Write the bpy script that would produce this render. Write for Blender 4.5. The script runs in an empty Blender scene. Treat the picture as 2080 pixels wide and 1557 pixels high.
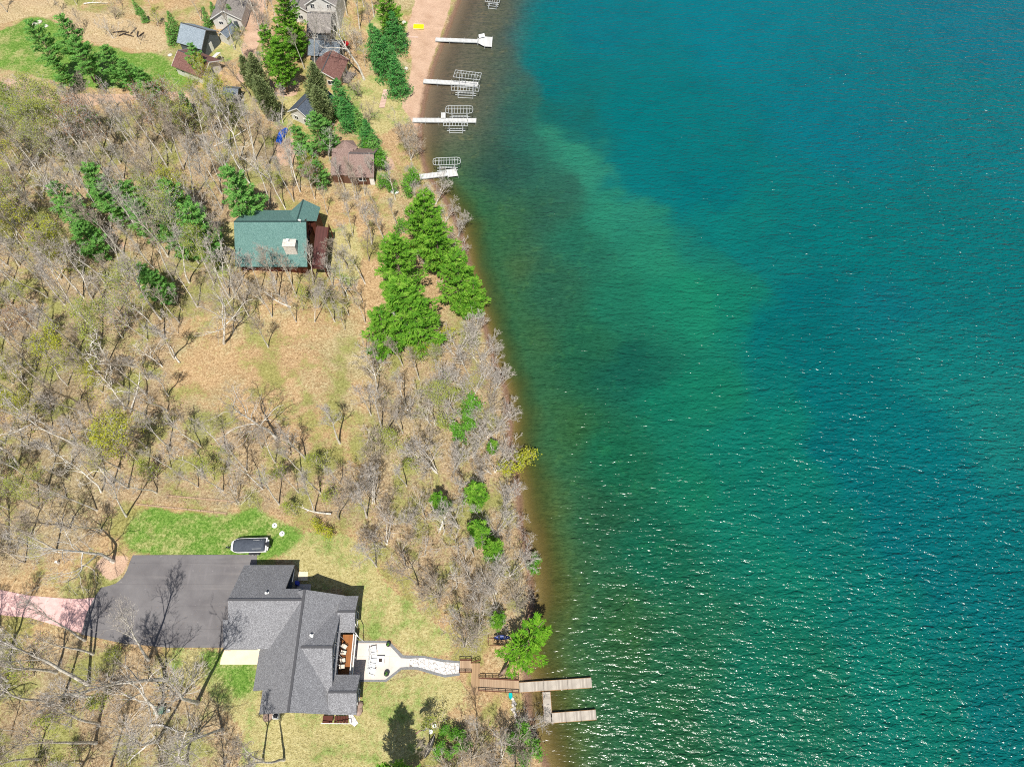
import bpy, math, random
import numpy as np
from mathutils import Vector, Matrix
from mathutils.geometry import delaunay_2d_cdt
R = math.radians
SC = bpy.context.scene
COL = SC.collection

# ------------------------------------------------------------------ camera
H = 115.0; FPX = 1444.0; PITCH = R(61.6); CX, CY = 1040.0, 778.5
sp, cp = math.sin(PITCH), math.cos(PITCH)
cam_d = bpy.data.cameras.new('camera'); cam = bpy.data.objects.new('camera', cam_d); COL.objects.link(cam)
cam.location = (0, 0, H); cam.rotation_euler = (R(90) - PITCH, 0, 0)
cam_d.sensor_width = 36; cam_d.lens = 36 * FPX / 2080; cam_d.clip_end = 6000; cam_d.clip_start = 0.5
SC.camera = cam
SC.cycles.use_denoising = False
SC.cycles.filter_width = 1.05

def PX(px, py, z=0.0):
    """photo pixel -> ground point at height z (used to survey the site)"""
    a = (px - CX) / FPX; t = (CY - py) / FPX
    k = (H - z) / (sp - t * cp)
    return (a * k, (cp + t * sp) * k)

def PROJ(x, y, z):
    # camera axes: right X, up (0,sp,cp), fwd (0,cp,-sp)
    dz = z - H
    f = y * cp - dz * sp; u = y * sp + dz * cp
    return (CX + FPX * x / f, CY - FPX * u / f)

# ------------------------------------------------------------------ site survey
SHORE = [(1130,-420),(1010,-200),(962,-80),(935,0),(905,80),(885,130),(868,190),(858,245),(857,300),(872,355),(905,400),(930,450),(948,500),(960,560),(970,600),
 (985,650),(1000,700),(1010,740),(1030,790),(1040,850),(1040,900),(1050,950),(1058,1010),(1062,1060),(1075,1110),(1082,1160),(1085,1230),(1068,1300),
 (1076,1380),(1080,1440),(1092,1500),(1115,1557),(1150,1640)]
_sh = np.array(sorted([PX(a, b, 0)[::-1] for a, b in SHORE]))
SY = np.concatenate([[-3000.], _sh[:, 0], [3000.]]); SX = np.concatenate([[_sh[0, 1] + 300], _sh[:, 1], [_sh[-1, 1] + 500]])

def S(a, b, x):
    t = np.clip((x - a) / (b - a), 0, 1); return t * t * (3 - 2 * t)

def shore_d(x, y):
    return (np.interp(y, SY, SX) - x) * 0.93

def hgt(x, y):
    d = shore_d(x, y)
    low = 2.6 * S(0.3, 13, d) + 1.9 * S(24, 34, d)
    up = .35 * S(0, 4, d) + 1.0 * S(4, 16, d) + 2.8 * S(16, 48, d)
    u = S(112, 140, y)
    z = low * (1 - u) + up * u
    rough = S(-60, -75, x) + S(38, 46, y) * 1.0
    n = np.sin(x * .31 + 1.3 * np.sin(y * .17)) * np.sin(y * .27 + np.sin(x * .11)) + .5 * np.sin(x * .83 + y * .4) * np.sin(y * .71 - x * .3)
    z = z + .22 * n * np.clip(rough, 0, 1) * S(6, 18, d)
    dd = np.maximum(-d, 0)
    z = z - .08 * S(0, 1, dd) - .055 * dd * S(0, 3, dd)
    return np.maximum(z, -4.0)

def hz(x, y): return float(hgt(np.float64(x), np.float64(y)))

def P(px, py):
    z = 3.0
    for _ in range(14):
        x, y = PX(px, py, z); z = .4 * z + .6 * hz(x, y)
    return Vector((x, y, hz(x, y)))

def inpoly(X, Y, poly):
    ins = np.zeros(np.shape(X), bool)
    n = len(poly); j = n - 1
    for i in range(n):
        xi, yi = poly[i][0], poly[i][1]; xj, yj = poly[j][0], poly[j][1]
        c = ((yi > Y) != (yj > Y)) & (X < (xj - xi) * (Y - yi) / ((yj - yi) if yj != yi else 1e-9) + xi)
        ins ^= c; j = i
    return ins

# ------------------------------------------------------------------ materials
def lin(r, g, b):
    f = lambda c: (c / 255 / 12.92) if c / 255 <= .04045 else ((c / 255 + .055) / 1.055) ** 2.4
    return (f(r), f(g), f(b), 1)

class NT:
    def __init__(s, name):
        s.m = bpy.data.materials.new(name); s.m.use_nodes = True
        s.t = s.m.node_tree; s.t.nodes.clear()
        s.out = s.t.nodes.new('ShaderNodeOutputMaterial')
    def n(s, typ, **kw):
        nd = s.t.nodes.new('ShaderNode' + typ)
        for k, v in kw.items():
            if k.startswith('_'): setattr(nd, k[1:], v)
            else:
                key = int(k[1:]) if k[0] == 'i' and k[1:].isdigit() else k.replace('__', ' ')
                s.put(nd.inputs[key], v)
        return nd
    def put(s, inp, v):
        if isinstance(v, bpy.types.NodeSocket): s.t.links.new(v, inp)
        elif isinstance(v, bpy.types.Node): s.t.links.new(v.outputs[0], inp)
        else:
            try: inp.default_value = v
            except Exception: inp.default_value = v[:3]
    def pos(s): return s.n('NewGeometry').outputs['Position']
    def obj(s): return s.n('TexCoord').outputs['Object']
    def mp(s, vec, scale=(1,1,1), rot=(0,0,0), loc=(0,0,0)):
        return s.n('Mapping', Vector=vec, Scale=scale, Rotation=rot, Location=loc).outputs[0]
    def noise(s, vec, scale, detail=3, rough=.55, dist=0):
        return s.n('TexNoise', Vector=vec, Scale=scale, Detail=detail, Roughness=rough, Distortion=dist).outputs['Fac']
    def ramp(s, fac, *stops):
        nd = s.n('ValToRGB', Fac=fac); e = nd.color_ramp.elements
        e[0].position, e[0].color = stops[0]; e[1].position, e[1].color = stops[1]
        for p, c in stops[2:]:
            q = e.new(p); q.color = c
        return nd.outputs[0]
    def mix(s, fac, a, b, mode='MIX'):
        nd = s.t.nodes.new('ShaderNodeMix'); nd.data_type = 'RGBA'; nd.blend_type = mode
        s.put(nd.inputs[0], fac); s.put(nd.inputs[6], a); s.put(nd.inputs[7], b)
        return nd.outputs[2]
    def math(s, op, a, b=0., c=None, clamp=False):
        nd = s.n('Math', _operation=op, _use_clamp=clamp); s.put(nd.inputs[0], a); s.put(nd.inputs[1], b)
        if c is not None: s.put(nd.inputs[2], c)
        return nd.outputs[0]
    def smooth(s, v, lo, hi):
        nd = s.n('MapRange', _interpolation_type='SMOOTHSTEP', Value=v); nd.inputs[1].default_value = lo; nd.inputs[2].default_value = hi
        return nd.outputs[0]
    def attr(s, name, fac=True):
        nd = s.n('Attribute', _attribute_name=name); return nd.outputs['Fac' if fac else 'Color']
    def bump(s, h, strength=.5, dist=.05):
        return s.n('Bump', Height=h, Strength=strength, Distance=dist).outputs[0]
    def bsdf(s, col, rough=.8, bump=None, spec=.3, metal=0.):
        b = s.n('BsdfPrincipled', Base__Color=col, Roughness=rough, Metallic=metal)
        b.inputs['Specular IOR Level'].default_value = spec
        if bump is not None: s.put(b.inputs['Normal'], bump)
        s.t.links.new(b.outputs[0], s.out.inputs[0]); return s.m

def mottled(name, c1, c2, scale=6, rough=.8, bump=.3, spec=.3, metal=0., fine=40, lo=.3, hi=.7, bd=.01):
    m = NT(name); o = m.obj()
    f = m.math('ADD', m.math('MULTIPLY', m.noise(o, scale, 4), .6), m.math('MULTIPLY', m.noise(o, fine, 2), .4))
    c = m.ramp(f, (lo, c1), (hi, c2))
    return m.bsdf(c, rough, m.bump(m.noise(o, fine, 2), bump, bd), spec, metal)

def planks(name, c1, c2, axis=0, w=.14, rough=.75):
    """boards laid side by side along one axis of the object: dark gaps and board to board tone"""
    m = NT(name); o = m.obj(); sx = m.n('SeparateXYZ', Vector=o).outputs[axis]
    q = m.math('DIVIDE', sx, w); fr = m.math('FRACT', q); idx = m.math('FLOOR', q)
    wn = m.n('TexWhiteNoise', _noise_dimensions='1D', W=idx).outputs[0]
    c = m.mix(wn, c1, c2)
    c = m.mix(m.math('MULTIPLY', m.noise(o, 9, 3), .6), c, m.mix(.5, c1, (.08,.07,.06,1)))
    gap = m.math('LESS_THAN', fr, .09)
    c = m.mix(gap, c, (.02,.017,.015,1))
    return m.bsdf(c, rough, m.bump(m.math('SUBTRACT', 1., gap), .6, .01))

def roofing(name, c_dark, c_mid, c_light, axis_w=.14):
    m = NT(name); o = m.obj()
    n1 = m.noise(m.mp(o, (1,1,2.2)), 5.2, 2, .6); n2 = m.noise(o, 1.1, 2)
    v = m.n('TexVoronoi', Vector=m.mp(o, (2.6,2.6,5.0))); vc = m.n('SeparateColor', Color=v.outputs['Color']).outputs[0]
    f = m.math('ADD', m.math('MULTIPLY', n1, .5), m.math('MULTIPLY', vc, .5))
    c = m.ramp(f, (.22, c_dark), (.5, c_mid), (.8, c_light))
    c = m.mix(m.math('MULTIPLY', m.smooth(n2, .4, .7), .18), c, c_dark)
    return m.bsdf(c, .85, m.bump(f, .5, .03), .25)

def paint(name, col, rough=.5, var=.12, scale=3):
    m = NT(name); o = m.obj(); n = m.noise(o, scale, 4)
    d = tuple(x * (1 - var * 2) for x in col[:3]) + (1,)
    return m.bsdf(m.mix(n, d, col), rough, None, .35)

def clap(name, col):
    m = NT(name); o = m.obj(); z = m.n('SeparateXYZ', Vector=o).outputs[2]
    fr = m.math('FRACT', m.math('DIVIDE', z, .18))
    d = tuple(x * .75 for x in col[:3]) + (1,)
    c = m.mix(m.noise(o, 2.5, 3), d, col)
    return m.bsdf(c, .7, m.bump(fr, .6, .02))

M = {}
def make_mats():
    M['roof_grey'] = roofing('grey_shingles', lin(102,102,105), lin(124,124,127), lin(166,167,170))
    M['roof_green'] = roofing('green_shingles', lin(72,104,100), lin(90,126,120), lin(120,152,146))
    M['roof_brown'] = roofing('brown_shingles', lin(88,58,52), lin(118,84,78), lin(150,116,106))
    M['roof_pink'] = roofing('faded_brown_shingles', lin(110,90,84), lin(138,116,108), lin(164,142,132))
    M['roof_slate'] = roofing('slate_shingles', lin(76,84,94), lin(104,114,124), lin(136,146,154))
    M['roof_barn'] = roofing('pale_grey_shingles', lin(108,120,130), lin(138,150,160), lin(164,176,184))
    M['roof_dark'] = roofing('dark_shingles', lin(58,66,80), lin(78,88,102), lin(104,114,128))
    M['roof_taupe'] = roofing('taupe_shingles', lin(100,94,92), lin(132,126,122), lin(166,160,154))
    M['ridge'] = paint('ridge_cap', lin(84,84,87), .85)
    M['ridge_green'] = paint('ridge_cap_green', lin(48,74,72), .85)
    M['wall_grey'] = clap('grey_siding', lin(92,98,106))
    M['wall_white'] = clap('white_siding', lin(226,224,218))
    M['wall_tan'] = clap('tan_siding', lin(206,184,150))
    M['wall_red'] = clap('stained_cedar_siding', lin(92,48,36))
    M['wall_brown'] = clap('brown_siding', lin(112,80,66))
    M['wall_slate'] = clap('slate_siding', lin(94,102,108))
    M['trim'] = paint('white_trim', lin(232,232,228), .5, .05)
    M['fascia'] = paint('grey_fascia', lin(120,122,126), .6)
    M['glass'] = NT('window_glass').bsdf(lin(28,38,52), .08, None, .6)
    M['cedar'] = planks('cedar_decking', lin(176,112,58), lin(150,92,46), 0, .14)
    M['cedar_y'] = planks('brown_decking', lin(188,156,118), lin(158,128,94), 0, .14)
    M['stairwood'] = planks('brown_tread_boards', lin(196,168,138), lin(164,136,108), 0, .16)
    M['railwood'] = paint('brown_stained_wood', lin(104,64,46), .7, .15)
    M['dock_x'] = planks('weathered_dock_boards', lin(204,194,180), lin(164,154,142), 0, .16)
    M['dock_y'] = planks('weathered_dock_boards_cross', lin(204,194,180), lin(164,154,142), 1, .16)
    M['dockfascia'] = paint('dock_edge_beam', lin(176,136,92), .8)
    M['alu'] = planks('aluminium_dock_panel', lin(226,226,222), lin(210,210,208), 0, .3, .5)
    M['alurail'] = paint('aluminium_tube', lin(190,194,194), .4, .1)
    M['dark_metal'] = paint('dark_metal', lin(48,50,54), .5)
    M['deck_red'] = planks('dark_red_decking', lin(104,62,58), lin(80,46,44), 0, .15)
    M['deck_grey'] = planks('grey_decking', lin(128,120,116), lin(100,92,90), 0, .15)
    M['asphalt'] = asphalt()
    M['pinkgravel'] = mottled('pink_gravel', lin(196,152,146), lin(238,200,194), 1.2, .95, .5, .1, fine=14, lo=.25, hi=.7)
    M['concrete'] = concrete()
    M['slabcon'] = mottled('cream_concrete', lin(222,204,172), lin(240,226,198), .8, .9, .1, .2, fine=30)
    M['flag'] = flagstone()
    M['border'] = mottled('grey_gravel', lin(96,98,100), lin(150,150,150), 5, .95, .4, .1, fine=22)
    M['walkway'] = planks('sandy_board_walk', lin(222,190,172), lin(208,174,156), 1, .5)
    M['plastic_white'] = paint('white_plastic', lin(240,240,238), .45, .03)
    M['cushion'] = paint('cream_cushion', lin(226,214,196), .9, .06)
    M['red'] = paint('red_paint', lin(206,22,30), .5, .08)
    M['darkred'] = paint('dark_red_leaf', lin(132,26,40), .8)
    M['yellow'] = paint('yellow_vinyl', lin(244,232,10), .4, .05)
    M['blue'] = paint('blue_tarp', lin(14,98,220), .55, .2, 2)
    M['bluegrill'] = paint('blue_cover', lin(30,60,190), .6)
    M['kayakblue'] = paint('blue_kayak_shell', lin(40,62,130), .35)
    M['teal'] = paint('teal_kayak_shell', lin(0,186,186), .35, .04)
    M['canvas'] = mottled('charcoal_boat_cover', lin(62,68,78), lin(84,90,100), 2.5, .8, .3, .2, fine=9, bd=.03)
    M['gelcoat'] = paint('white_gelcoat', lin(238,236,236), .25, .04)
    M['rubber'] = paint('black_rubber', lin(26,26,28), .8)
    M['rock'] = mottled('pale_rock', lin(170,160,150), lin(236,230,220), 3, .9, .6, .2, fine=10, bd=.05)
    M['stonewall'] = mottled('brown_wall_stone', lin(132,108,96), lin(176,156,142), 3, .9, .6, .2, fine=12, bd=.05)
    M['charred'] = mottled('charred_log', lin(40,34,32), lin(92,82,76), 5, .9, .6, .1, fine=20)
    M['tank'] = paint('shade_toned_tank', lin(40,48,62), .5)  # shade lying over the tank is put into this dark colour
    M['greenbox'] = paint('green_enamel', lin(104,132,116), .6)
    M['canoe'] = paint('dark_canoe_shell', lin(58,58,56), .5)
    M['bark'] = bark('grey_bark', lin(172,166,154), lin(228,222,212))
    M['bark_brown'] = bark('brown_bark', lin(136,124,110), lin(190,178,160))
    M['bark_pine'] = bark('pine_bark', lin(110,92,80), lin(158,136,120))
    M['birch'] = bark('birch_bark', lin(186,178,166), lin(240,236,226))
    M['twig'] = bark('twig_bark', lin(158,150,141), lin(214,206,196))
    M['twig_brown'] = bark('brown_twig_bark', lin(146,133,119), lin(198,185,168))
    M['twig_red'] = bark('reddish_twig_bark', lin(150,138,124), lin(202,190,172))
    M['needle_bright'] = leaf('bright_pine_needles', lin(116,168,54), lin(56,114,38), lin(174,210,90))
    M['needle_lime'] = leaf('lime_pine_needles', lin(118,172,48), lin(64,124,36), lin(168,206,76))
    M['needle_mid'] = leaf('pine_needles', lin(122,176,88), lin(76,134,64), lin(162,202,112))
    M['needle_dark'] = leaf('spruce_needles', lin(92,160,82), lin(58,126,66), lin(134,184,104))
    M['needle_cedar'] = leaf('cedar_sprays', lin(146,160,106), lin(104,126,84), lin(180,188,132))
    M['bud_green'] = leaf('spring_leaves', lin(168,178,84), lin(134,156,66), lin(194,198,104))
    M['bud_yellow'] = leaf('yellow_spring_leaves', lin(182,184,66), lin(154,168,58), lin(204,200,84))
    M['soft_green'] = leaf('soft_green_leaves', lin(110,168,60), lin(86,146,52), lin(140,190,80))
    M['bud_rust'] = leaf('rusty_buds', lin(160,118,84), lin(136,98,70), lin(182,142,104))
    M['flagcloth_red'] = paint('red_flag_cloth', lin(178,30,48), .9)
    M['flagcloth_white'] = paint('white_flag_cloth', lin(235,235,238), .9)
    M['flagcloth_blue'] = paint('blue_flag_cloth', lin(44,50,112), .9)

def bark(name, a, b):
    m = NT(name); o = m.pos()
    c = m.mix(m.smooth(m.noise(o, 2.2, 4, .65), .35, .65), a, b)
    return m.bsdf(c, .9, None, .15)

def leaf(name, c, d, l):
    m = NT(name); p = m.pos()
    oi = m.n('ObjectInfo').outputs['Random']
    f = m.math('ADD', m.math('MULTIPLY', m.noise(p, .8, 2), .6), m.math('MULTIPLY', m.noise(p, 5, 2), .4))
    col = m.ramp(f, (.32, d), (.5, c), (.7, l))
    col = m.mix(m.math('MULTIPLY', oi, .22), col, d)
    df = m.n('BsdfDiffuse', Color=col); tr = m.n('BsdfTranslucent', Color=col)
    s = m.n('MixShader', Fac=.3); m.put(s.inputs[1], df.outputs[0]); m.put(s.inputs[2], tr.outputs[0])
    m.put(m.out.inputs[0], s.outputs[0]); return m.m

def asphalt():
    m = NT('asphalt'); p = m.pos()
    c = m.ramp(m.noise(p, .22, 4, .6, .6), (.3, lin(110,107,108)), (.7, lin(132,129,129)))
    c = m.mix(m.math('MULTIPLY', m.noise(p, 22, 2), .35), c, lin(66,64,68))
    st = m.noise(m.mp(p, (1.2,.12,1)), 1.2, 3)   # scuffs along the drive
    c = m.mix(m.math('MULTIPLY', m.smooth(st, .6, .8), .22), c, lin(150,144,146))
    spots = m.smooth(m.noise(p, 1.7, 2), .70, .76)
    c = m.mix(m.math('MULTIPLY', spots, .3), c, lin(170,164,164))
    tr = m.n('SeparateXYZ', Vector=p).outputs[1]   # long paving lanes and worn wheel tracks
    lane = m.math('LESS_THAN', m.math('ABSOLUTE', m.math('SUBTRACT', m.math('FRACT', m.math('DIVIDE', tr, 3.3)), .5)), .012)
    c = m.mix(m.math('MULTIPLY', lane, .35), c, lin(84,82,84))
    worn = m.smooth(m.noise(m.mp(p, (.08,.9,1)), 1.0, 3), .52, .72)
    c = m.mix(m.math('MULTIPLY', worn, .18), c, lin(156,150,146))
    leaves = m.math('GREATER_THAN', m.noise(p, 5.5, 2, .7), .70)
    c = m.mix(m.math('MULTIPLY', leaves, .7), c, lin(150,124,96))
    return m.bsdf(c, .9, m.bump(m.noise(p, 30, 2), .3, .01), .2)

def concrete():
    m = NT('concrete_slab'); p = m.pos()
    c = m.ramp(m.noise(p, .5, 4), (.3, lin(208,196,186)), (.7, lin(228,218,208)))
    x = m.n('SeparateXYZ', Vector=p); jx = m.math('LESS_THAN', m.math('FRACT', m.math('DIVIDE', x.outputs[0], 2.6)), .012)
    jy = m.math('LESS_THAN', m.math('FRACT', m.math('DIVIDE', m.math('ADD', x.outputs[1], .9), 3.1)), .010)
    c = m.mix(m.math('MULTIPLY', m.math('MAXIMUM', jx, jy), .5), c, lin(140,128,120))
    c = m.mix(m.math('MULTIPLY', m.noise(p, 14, 2), .2), c, lin(176,166,156))
    return m.bsdf(c, .85, None, .25)

def flagstone():
    m = NT('flagstone'); p = m.pos()
    w = m.mp(p, (1,1,.01))
    v = m.n('TexVoronoi', _feature='DISTANCE_TO_EDGE', Vector=w, Scale=1.7).outputs[0]
    vc = m.n('SeparateColor', Color=m.n('TexVoronoi', Vector=w, Scale=1.7).outputs['Color']).outputs[0]
    c = m.mix(vc, lin(214,208,202), lin(242,238,232))
    c = m.mix(m.math('MULTIPLY', m.noise(p, 7, 3), .25), c, lin(180,172,164))
    c = m.mix(m.math('LESS_THAN', v, .03), c, lin(128,122,116))
    return m.bsdf(c, .8, m.bump(m.smooth(v, 0, .07), .5, .03), .3)

# ------------------------------------------------------------------ mesh helpers
class MB:
    def __init__(s): s.v = []; s.f = []; s.mi = []
    def add(s, vs, fs, mi=0):
        b = len(s.v); s.v += [tuple(v) for v in vs]
        for f in fs: s.f.append(tuple(b + i for i in f)); s.mi.append(mi)
        return s
    def box(s, c, size, rz=0, mi=0, rx=0, ry=0):
        m = Matrix.Translation(c) @ Matrix.Rotation(rz, 4, 'Z') @ Matrix.Rotation(ry, 4, 'Y') @ Matrix.Rotation(rx, 4, 'X')
        hx, hy, hz_ = [q / 2 for q in size]
        vs = [m @ Vector((x, y, z)) for z in (-hz_, hz_) for x, y in ((-hx,-hy),(hx,-hy),(hx,hy),(-hx,hy))]
        return s.add(vs, [(3,2,1,0),(4,5,6,7),(0,1,5,4),(1,2,6,5),(2,3,7,6),(3,0,4,7)], mi)
    def bar(s, a, b, w, t, mi=0):
        """rectangular bar from a to b"""
        a, b = Vector(a), Vector(b); d = b - a; L = d.length
        q = d.to_track_quat('X', 'Z').to_matrix().to_4x4()
        m = Matrix.Translation((a + b) / 2) @ q
        vs = [m @ Vector((x * L / 2, y * w / 2, z * t / 2)) for z in (-1, 1) for x, y in ((-1,-1),(1,-1),(1,1),(-1,1))]
        return s.add(vs, [(3,2,1,0),(4,5,6,7),(0,1,5,4),(1,2,6,5),(2,3,7,6),(3,0,4,7)], mi)
    def slab(s, quad, t, mi=0, mi2=None):
        """thick plate hanging below a planar polygon"""
        q = [Vector(p) for p in quad]; n = (q[1] - q[0]).cross(q[2] - q[0]).normalized()
        if n.z < 0: q.reverse(); n = -n
        k = len(q); vs = q + [p - n * t for p in q]
        s.add(vs, [tuple(range(k))], mi)
        b = len(s.v) - 2 * k
        fs = [tuple(range(2 * k - 1, k - 1, -1))] + [(i, k + i, k + (i + 1) % k, (i + 1) % k) for i in range(k)]
        for f in fs: s.f.append(tuple(b + i for i in f)); s.mi.append(mi if mi2 is None else mi2)
        return s
    def prism(s, poly, z0, z1, mi=0, mis=None):
        k = len(poly)
        ar = sum(poly[i][0] * poly[(i+1) % k][1] - poly[(i+1) % k][0] * poly[i][1] for i in range(k))
        if ar < 0: poly = poly[::-1]
        vs = [(p[0], p[1], z0) for p in poly] + [(p[0], p[1], z1) for p in poly]
        s.add(vs, [tuple(range(k, 2 * k))], mi); b = len(s.v) - 2 * k
        for f in [tuple(range(k - 1, -1, -1))] + [(i, (i+1) % k, k + (i+1) % k, k + i) for i in range(k)]:
            s.f.append(tuple(b + i for i in f)); s.mi.append(mi if mis is None else mis)
        return s
    def cyl(s, a, b, r0, r1=None, n=10, mi=0, caps=True):
        r1 = r0 if r1 is None else r1
        a, b = Vector(a), Vector(b); q = (b - a).to_track_quat('Z', 'Y')
        vs = []
        for c, r in ((a, r0), (b, r1)):
            for i in range(n):
                an = 2 * math.pi * i / n; vs.append(c + q @ Vector((r * math.cos(an), r * math.sin(an), 0)))
        fs = [(i, (i+1) % n, n + (i+1) % n, n + i) for i in range(n)]
        if caps: fs += [tuple(range(n - 1, -1, -1)), tuple(range(n, 2 * n))]
        return s.add(vs, fs, mi)
    def tube(s, pts, r, n=6, mi=0):
        for a, b in zip(pts[:-1], pts[1:]): s.cyl(a, b, r, r, n, mi)
        return s
    def loft(s, rings, mi=0, caps=True, closed=True):
        n = len(rings[0]); vs = [p for r in rings for p in r]; fs = []
        for i in range(len(rings) - 1):
            for j in range(n if closed else n - 1):
                fs.append((i*n + j, i*n + (j+1) % n, (i+1)*n + (j+1) % n, (i+1)*n + j))
        if caps: fs += [tuple(range(n - 1, -1, -1)), tuple(range((len(rings)-1)*n, len(rings)*n))]
        return s.add(vs, fs, mi)
    def build(s, name, mats, parent=None, world=False, smooth=False, bevel=0):
        me = bpy.data.meshes.new(name); vs = s.v
        if world and parent is not None:
            o = parent.location
            p2 = parent.parent
            while p2 is not None: o = o + p2.location; p2 = p2.parent
            vs = [(v[0] - o.x, v[1] - o.y, v[2] - o.z) for v in vs]
        me.from_pydata(vs, [], s.f)
        if not isinstance(mats, (list, tuple)): mats = [mats]
        for m in mats: me.materials.append(M[m] if isinstance(m, str) else m)
        if len(mats) > 1: me.polygons.foreach_set('material_index', s.mi)
        if smooth: me.polygons.foreach_set('use_smooth', [True] * len(me.polygons))
        me.validate(); me.update()
        ob = bpy.data.objects.new(name, me); COL.objects.link(ob)
        if parent is not None: ob.parent = parent
        if bevel:
            b = ob.modifiers.new('bevel', 'BEVEL'); b.width = bevel; b.segments = 2; b.limit_method = 'ANGLE'
        return ob

def tag(o, label=None, cat=None, group=None, kind=None):
    if label: o['label'] = label
    if cat: o['category'] = cat
    if group: o['group'] = group
    if kind: o['kind'] = kind
    return o

def thing(name, loc, label, cat, group=None, rz=0):
    o = bpy.data.objects.new(name, None); COL.objects.link(o)
    o.location = loc; o.rotation_euler = (0, 0, rz); o.empty_display_size = .5
    return tag(o, label, cat, group)

def copy_tree(o, parent=None):
    c = o.copy(); COL.objects.link(c)
    if parent is not None: c.parent = parent
    for ch in list(o.children): copy_tree(ch, c)
    return c

def np_mesh(name, V, F, mats, mi=None, smooth=False):
    """mesh from numpy arrays; F is (n,k) with k = 3 or 4"""
    me = bpy.data.meshes.new(name); n, k = F.shape
    me.vertices.add(len(V)); me.vertices.foreach_set('co', np.ascontiguousarray(V, np.float32).ravel())
    me.loops.add(n * k); me.loops.foreach_set('vertex_index', np.ascontiguousarray(F, np.int32).ravel())
    me.polygons.add(n); me.polygons.foreach_set('loop_start', np.arange(0, n * k, k, dtype=np.int32))
    for m in mats: me.materials.append(M[m] if isinstance(m, str) else m)
    if mi is not None: me.polygons.foreach_set('material_index', np.asarray(mi, np.int32))
    if smooth: me.polygons.foreach_set('use_smooth', np.ones(n, bool))
    me.update(calc_edges=True); me.validate()
    return me

def obj_from(me, name, parent=None):
    o = bpy.data.objects.new(name, me); COL.objects.link(o)
    if parent is not None: o.parent = parent
    return o

def drape(name, pxpoly, mat, lift=.03, step=.8, zf=None, thick=0):
    """sheet laid on the terrain inside a surveyed outline"""
    pts = [P(*p) for p in pxpoly]; poly = [(p.x, p.y) for p in pts]
    dense = []
    for i in range(len(poly)):
        a, b = Vector(poly[i]), Vector(poly[(i+1) % len(poly)]); k = max(1, int((b - a).length / step))
        dense += [tuple(a.lerp(b, j / k)) for j in range(k)]
    xs = [p[0] for p in dense]; ys = [p[1] for p in dense]
    gx, gy = np.meshgrid(np.arange(min(xs), max(xs), step), np.arange(min(ys), max(ys), step))
    ins = inpoly(gx, gy, poly); inner = list(zip(gx[ins].tolist(), gy[ins].tolist()))
    vs = [Vector(p) for p in dense + inner]; n = len(dense)
    ov, oe, of, *_ = delaunay_2d_cdt(vs, [(i, (i+1) % n) for i in range(n)], [], 1, 1e-4)
    mb = MB(); mb.add([(p.x, p.y, (hz(p.x, p.y) + lift) if zf is None else zf(p.x, p.y)) for p in ov], of)
    o = mb.build(name, mat)
    for p in o.data.polygons:
        if p.normal.z < 0: p.flip()
    return o
# ------------------------------------------------------------------ ground, lake, sky
def wpoly(px): return [tuple(P(*p).xy) for p in px]

LAWN = [
 [(-40,70),(0,62),(60,35),(100,38),(125,55),(130,75),(185,93),(230,95),(260,108),(320,105),(350,130),(392,150),(398,162),(375,188),(310,186),(250,178),(190,182),(130,172),(60,150),(0,140),(-40,135)],
 [(280,1030),(360,1036),(450,1048),(520,1030),(560,1055),(640,1088),(590,1110),(570,1132),(515,1143),(266,1124),(250,1085)],
 [(385,1322),(450,1322),(520,1352),(525,1400),(520,1450),(500,1420),(450,1395),(410,1350)],
]
DRY = [
 [(565,1095),(640,1080),(725,1090),(780,1180),(850,1240),(925,1300),(928,1328),(820,1328),(790,1300),(725,1290),(728,1200),(620,1190),(600,1140),(520,1140),(560,1125)],
 [(340,1316),(530,1320),(530,1450),(735,1450),(740,1380),(790,1382),(860,1365),(930,1378),(958,1400),(925,1440),(880,1470),(840,1530),(770,1600),(470,1600),(500,1500),(470,1450),(420,1400),(345,1370)],
 [(655,470),(720,450),(738,520),(724,590),(690,570),(665,545)],
 [(660,185),(770,150),(800,190),(856,205),(850,240),(800,260),(770,280),(700,235)],
 [(770,20),(800,10),(840,60),(825,110),(770,110),(740,60)],
 [(430,465),(478,440),(482,560),(430,560)],
 [(735,310),(790,300),(800,350),(770,370),(735,350)],
 [(545,190),(605,195),(600,250),(560,260),(545,220)],
 [(430,90),(500,80),(510,110),(440,130)],
]
SAND = [
 [(846,0),(922,-10),(892,80),(871,140),(852,235),(852,300),(838,250),(815,215),(838,130),(826,60),(838,20),(870,-80),(960,-80),(935,0)],
 [(-40,150),(60,165),(130,188),(200,193),(300,186),(385,188),(385,205),(300,203),(200,212),(130,212),(60,196),(-40,180)],
 [(540,160),(610,160),(606,196),(545,196)],
 [(505,-20),(545,-20),(532,60),(520,120),(500,170),(480,165),(492,100)],
 [(150,470),(205,455),(230,470),(262,500),(215,515),(150,505)],
 [(215,1130),(262,1130),(250,1165),(225,1180),(190,1150)],
 [(555,285),(600,280),(600,330),(570,340)],
 [(775,320),(800,318),(800,345),(780,350)],
]
PALE = [[(770,1195),(850,1240),(925,1300),(925,1325),(870,1310),(810,1265)], [(150,20),(330,55),(345,100),(320,105),(235,95),(130,70)], [(-40,0),(130,0),(150,40),(60,33),(-40,60)]]
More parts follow.
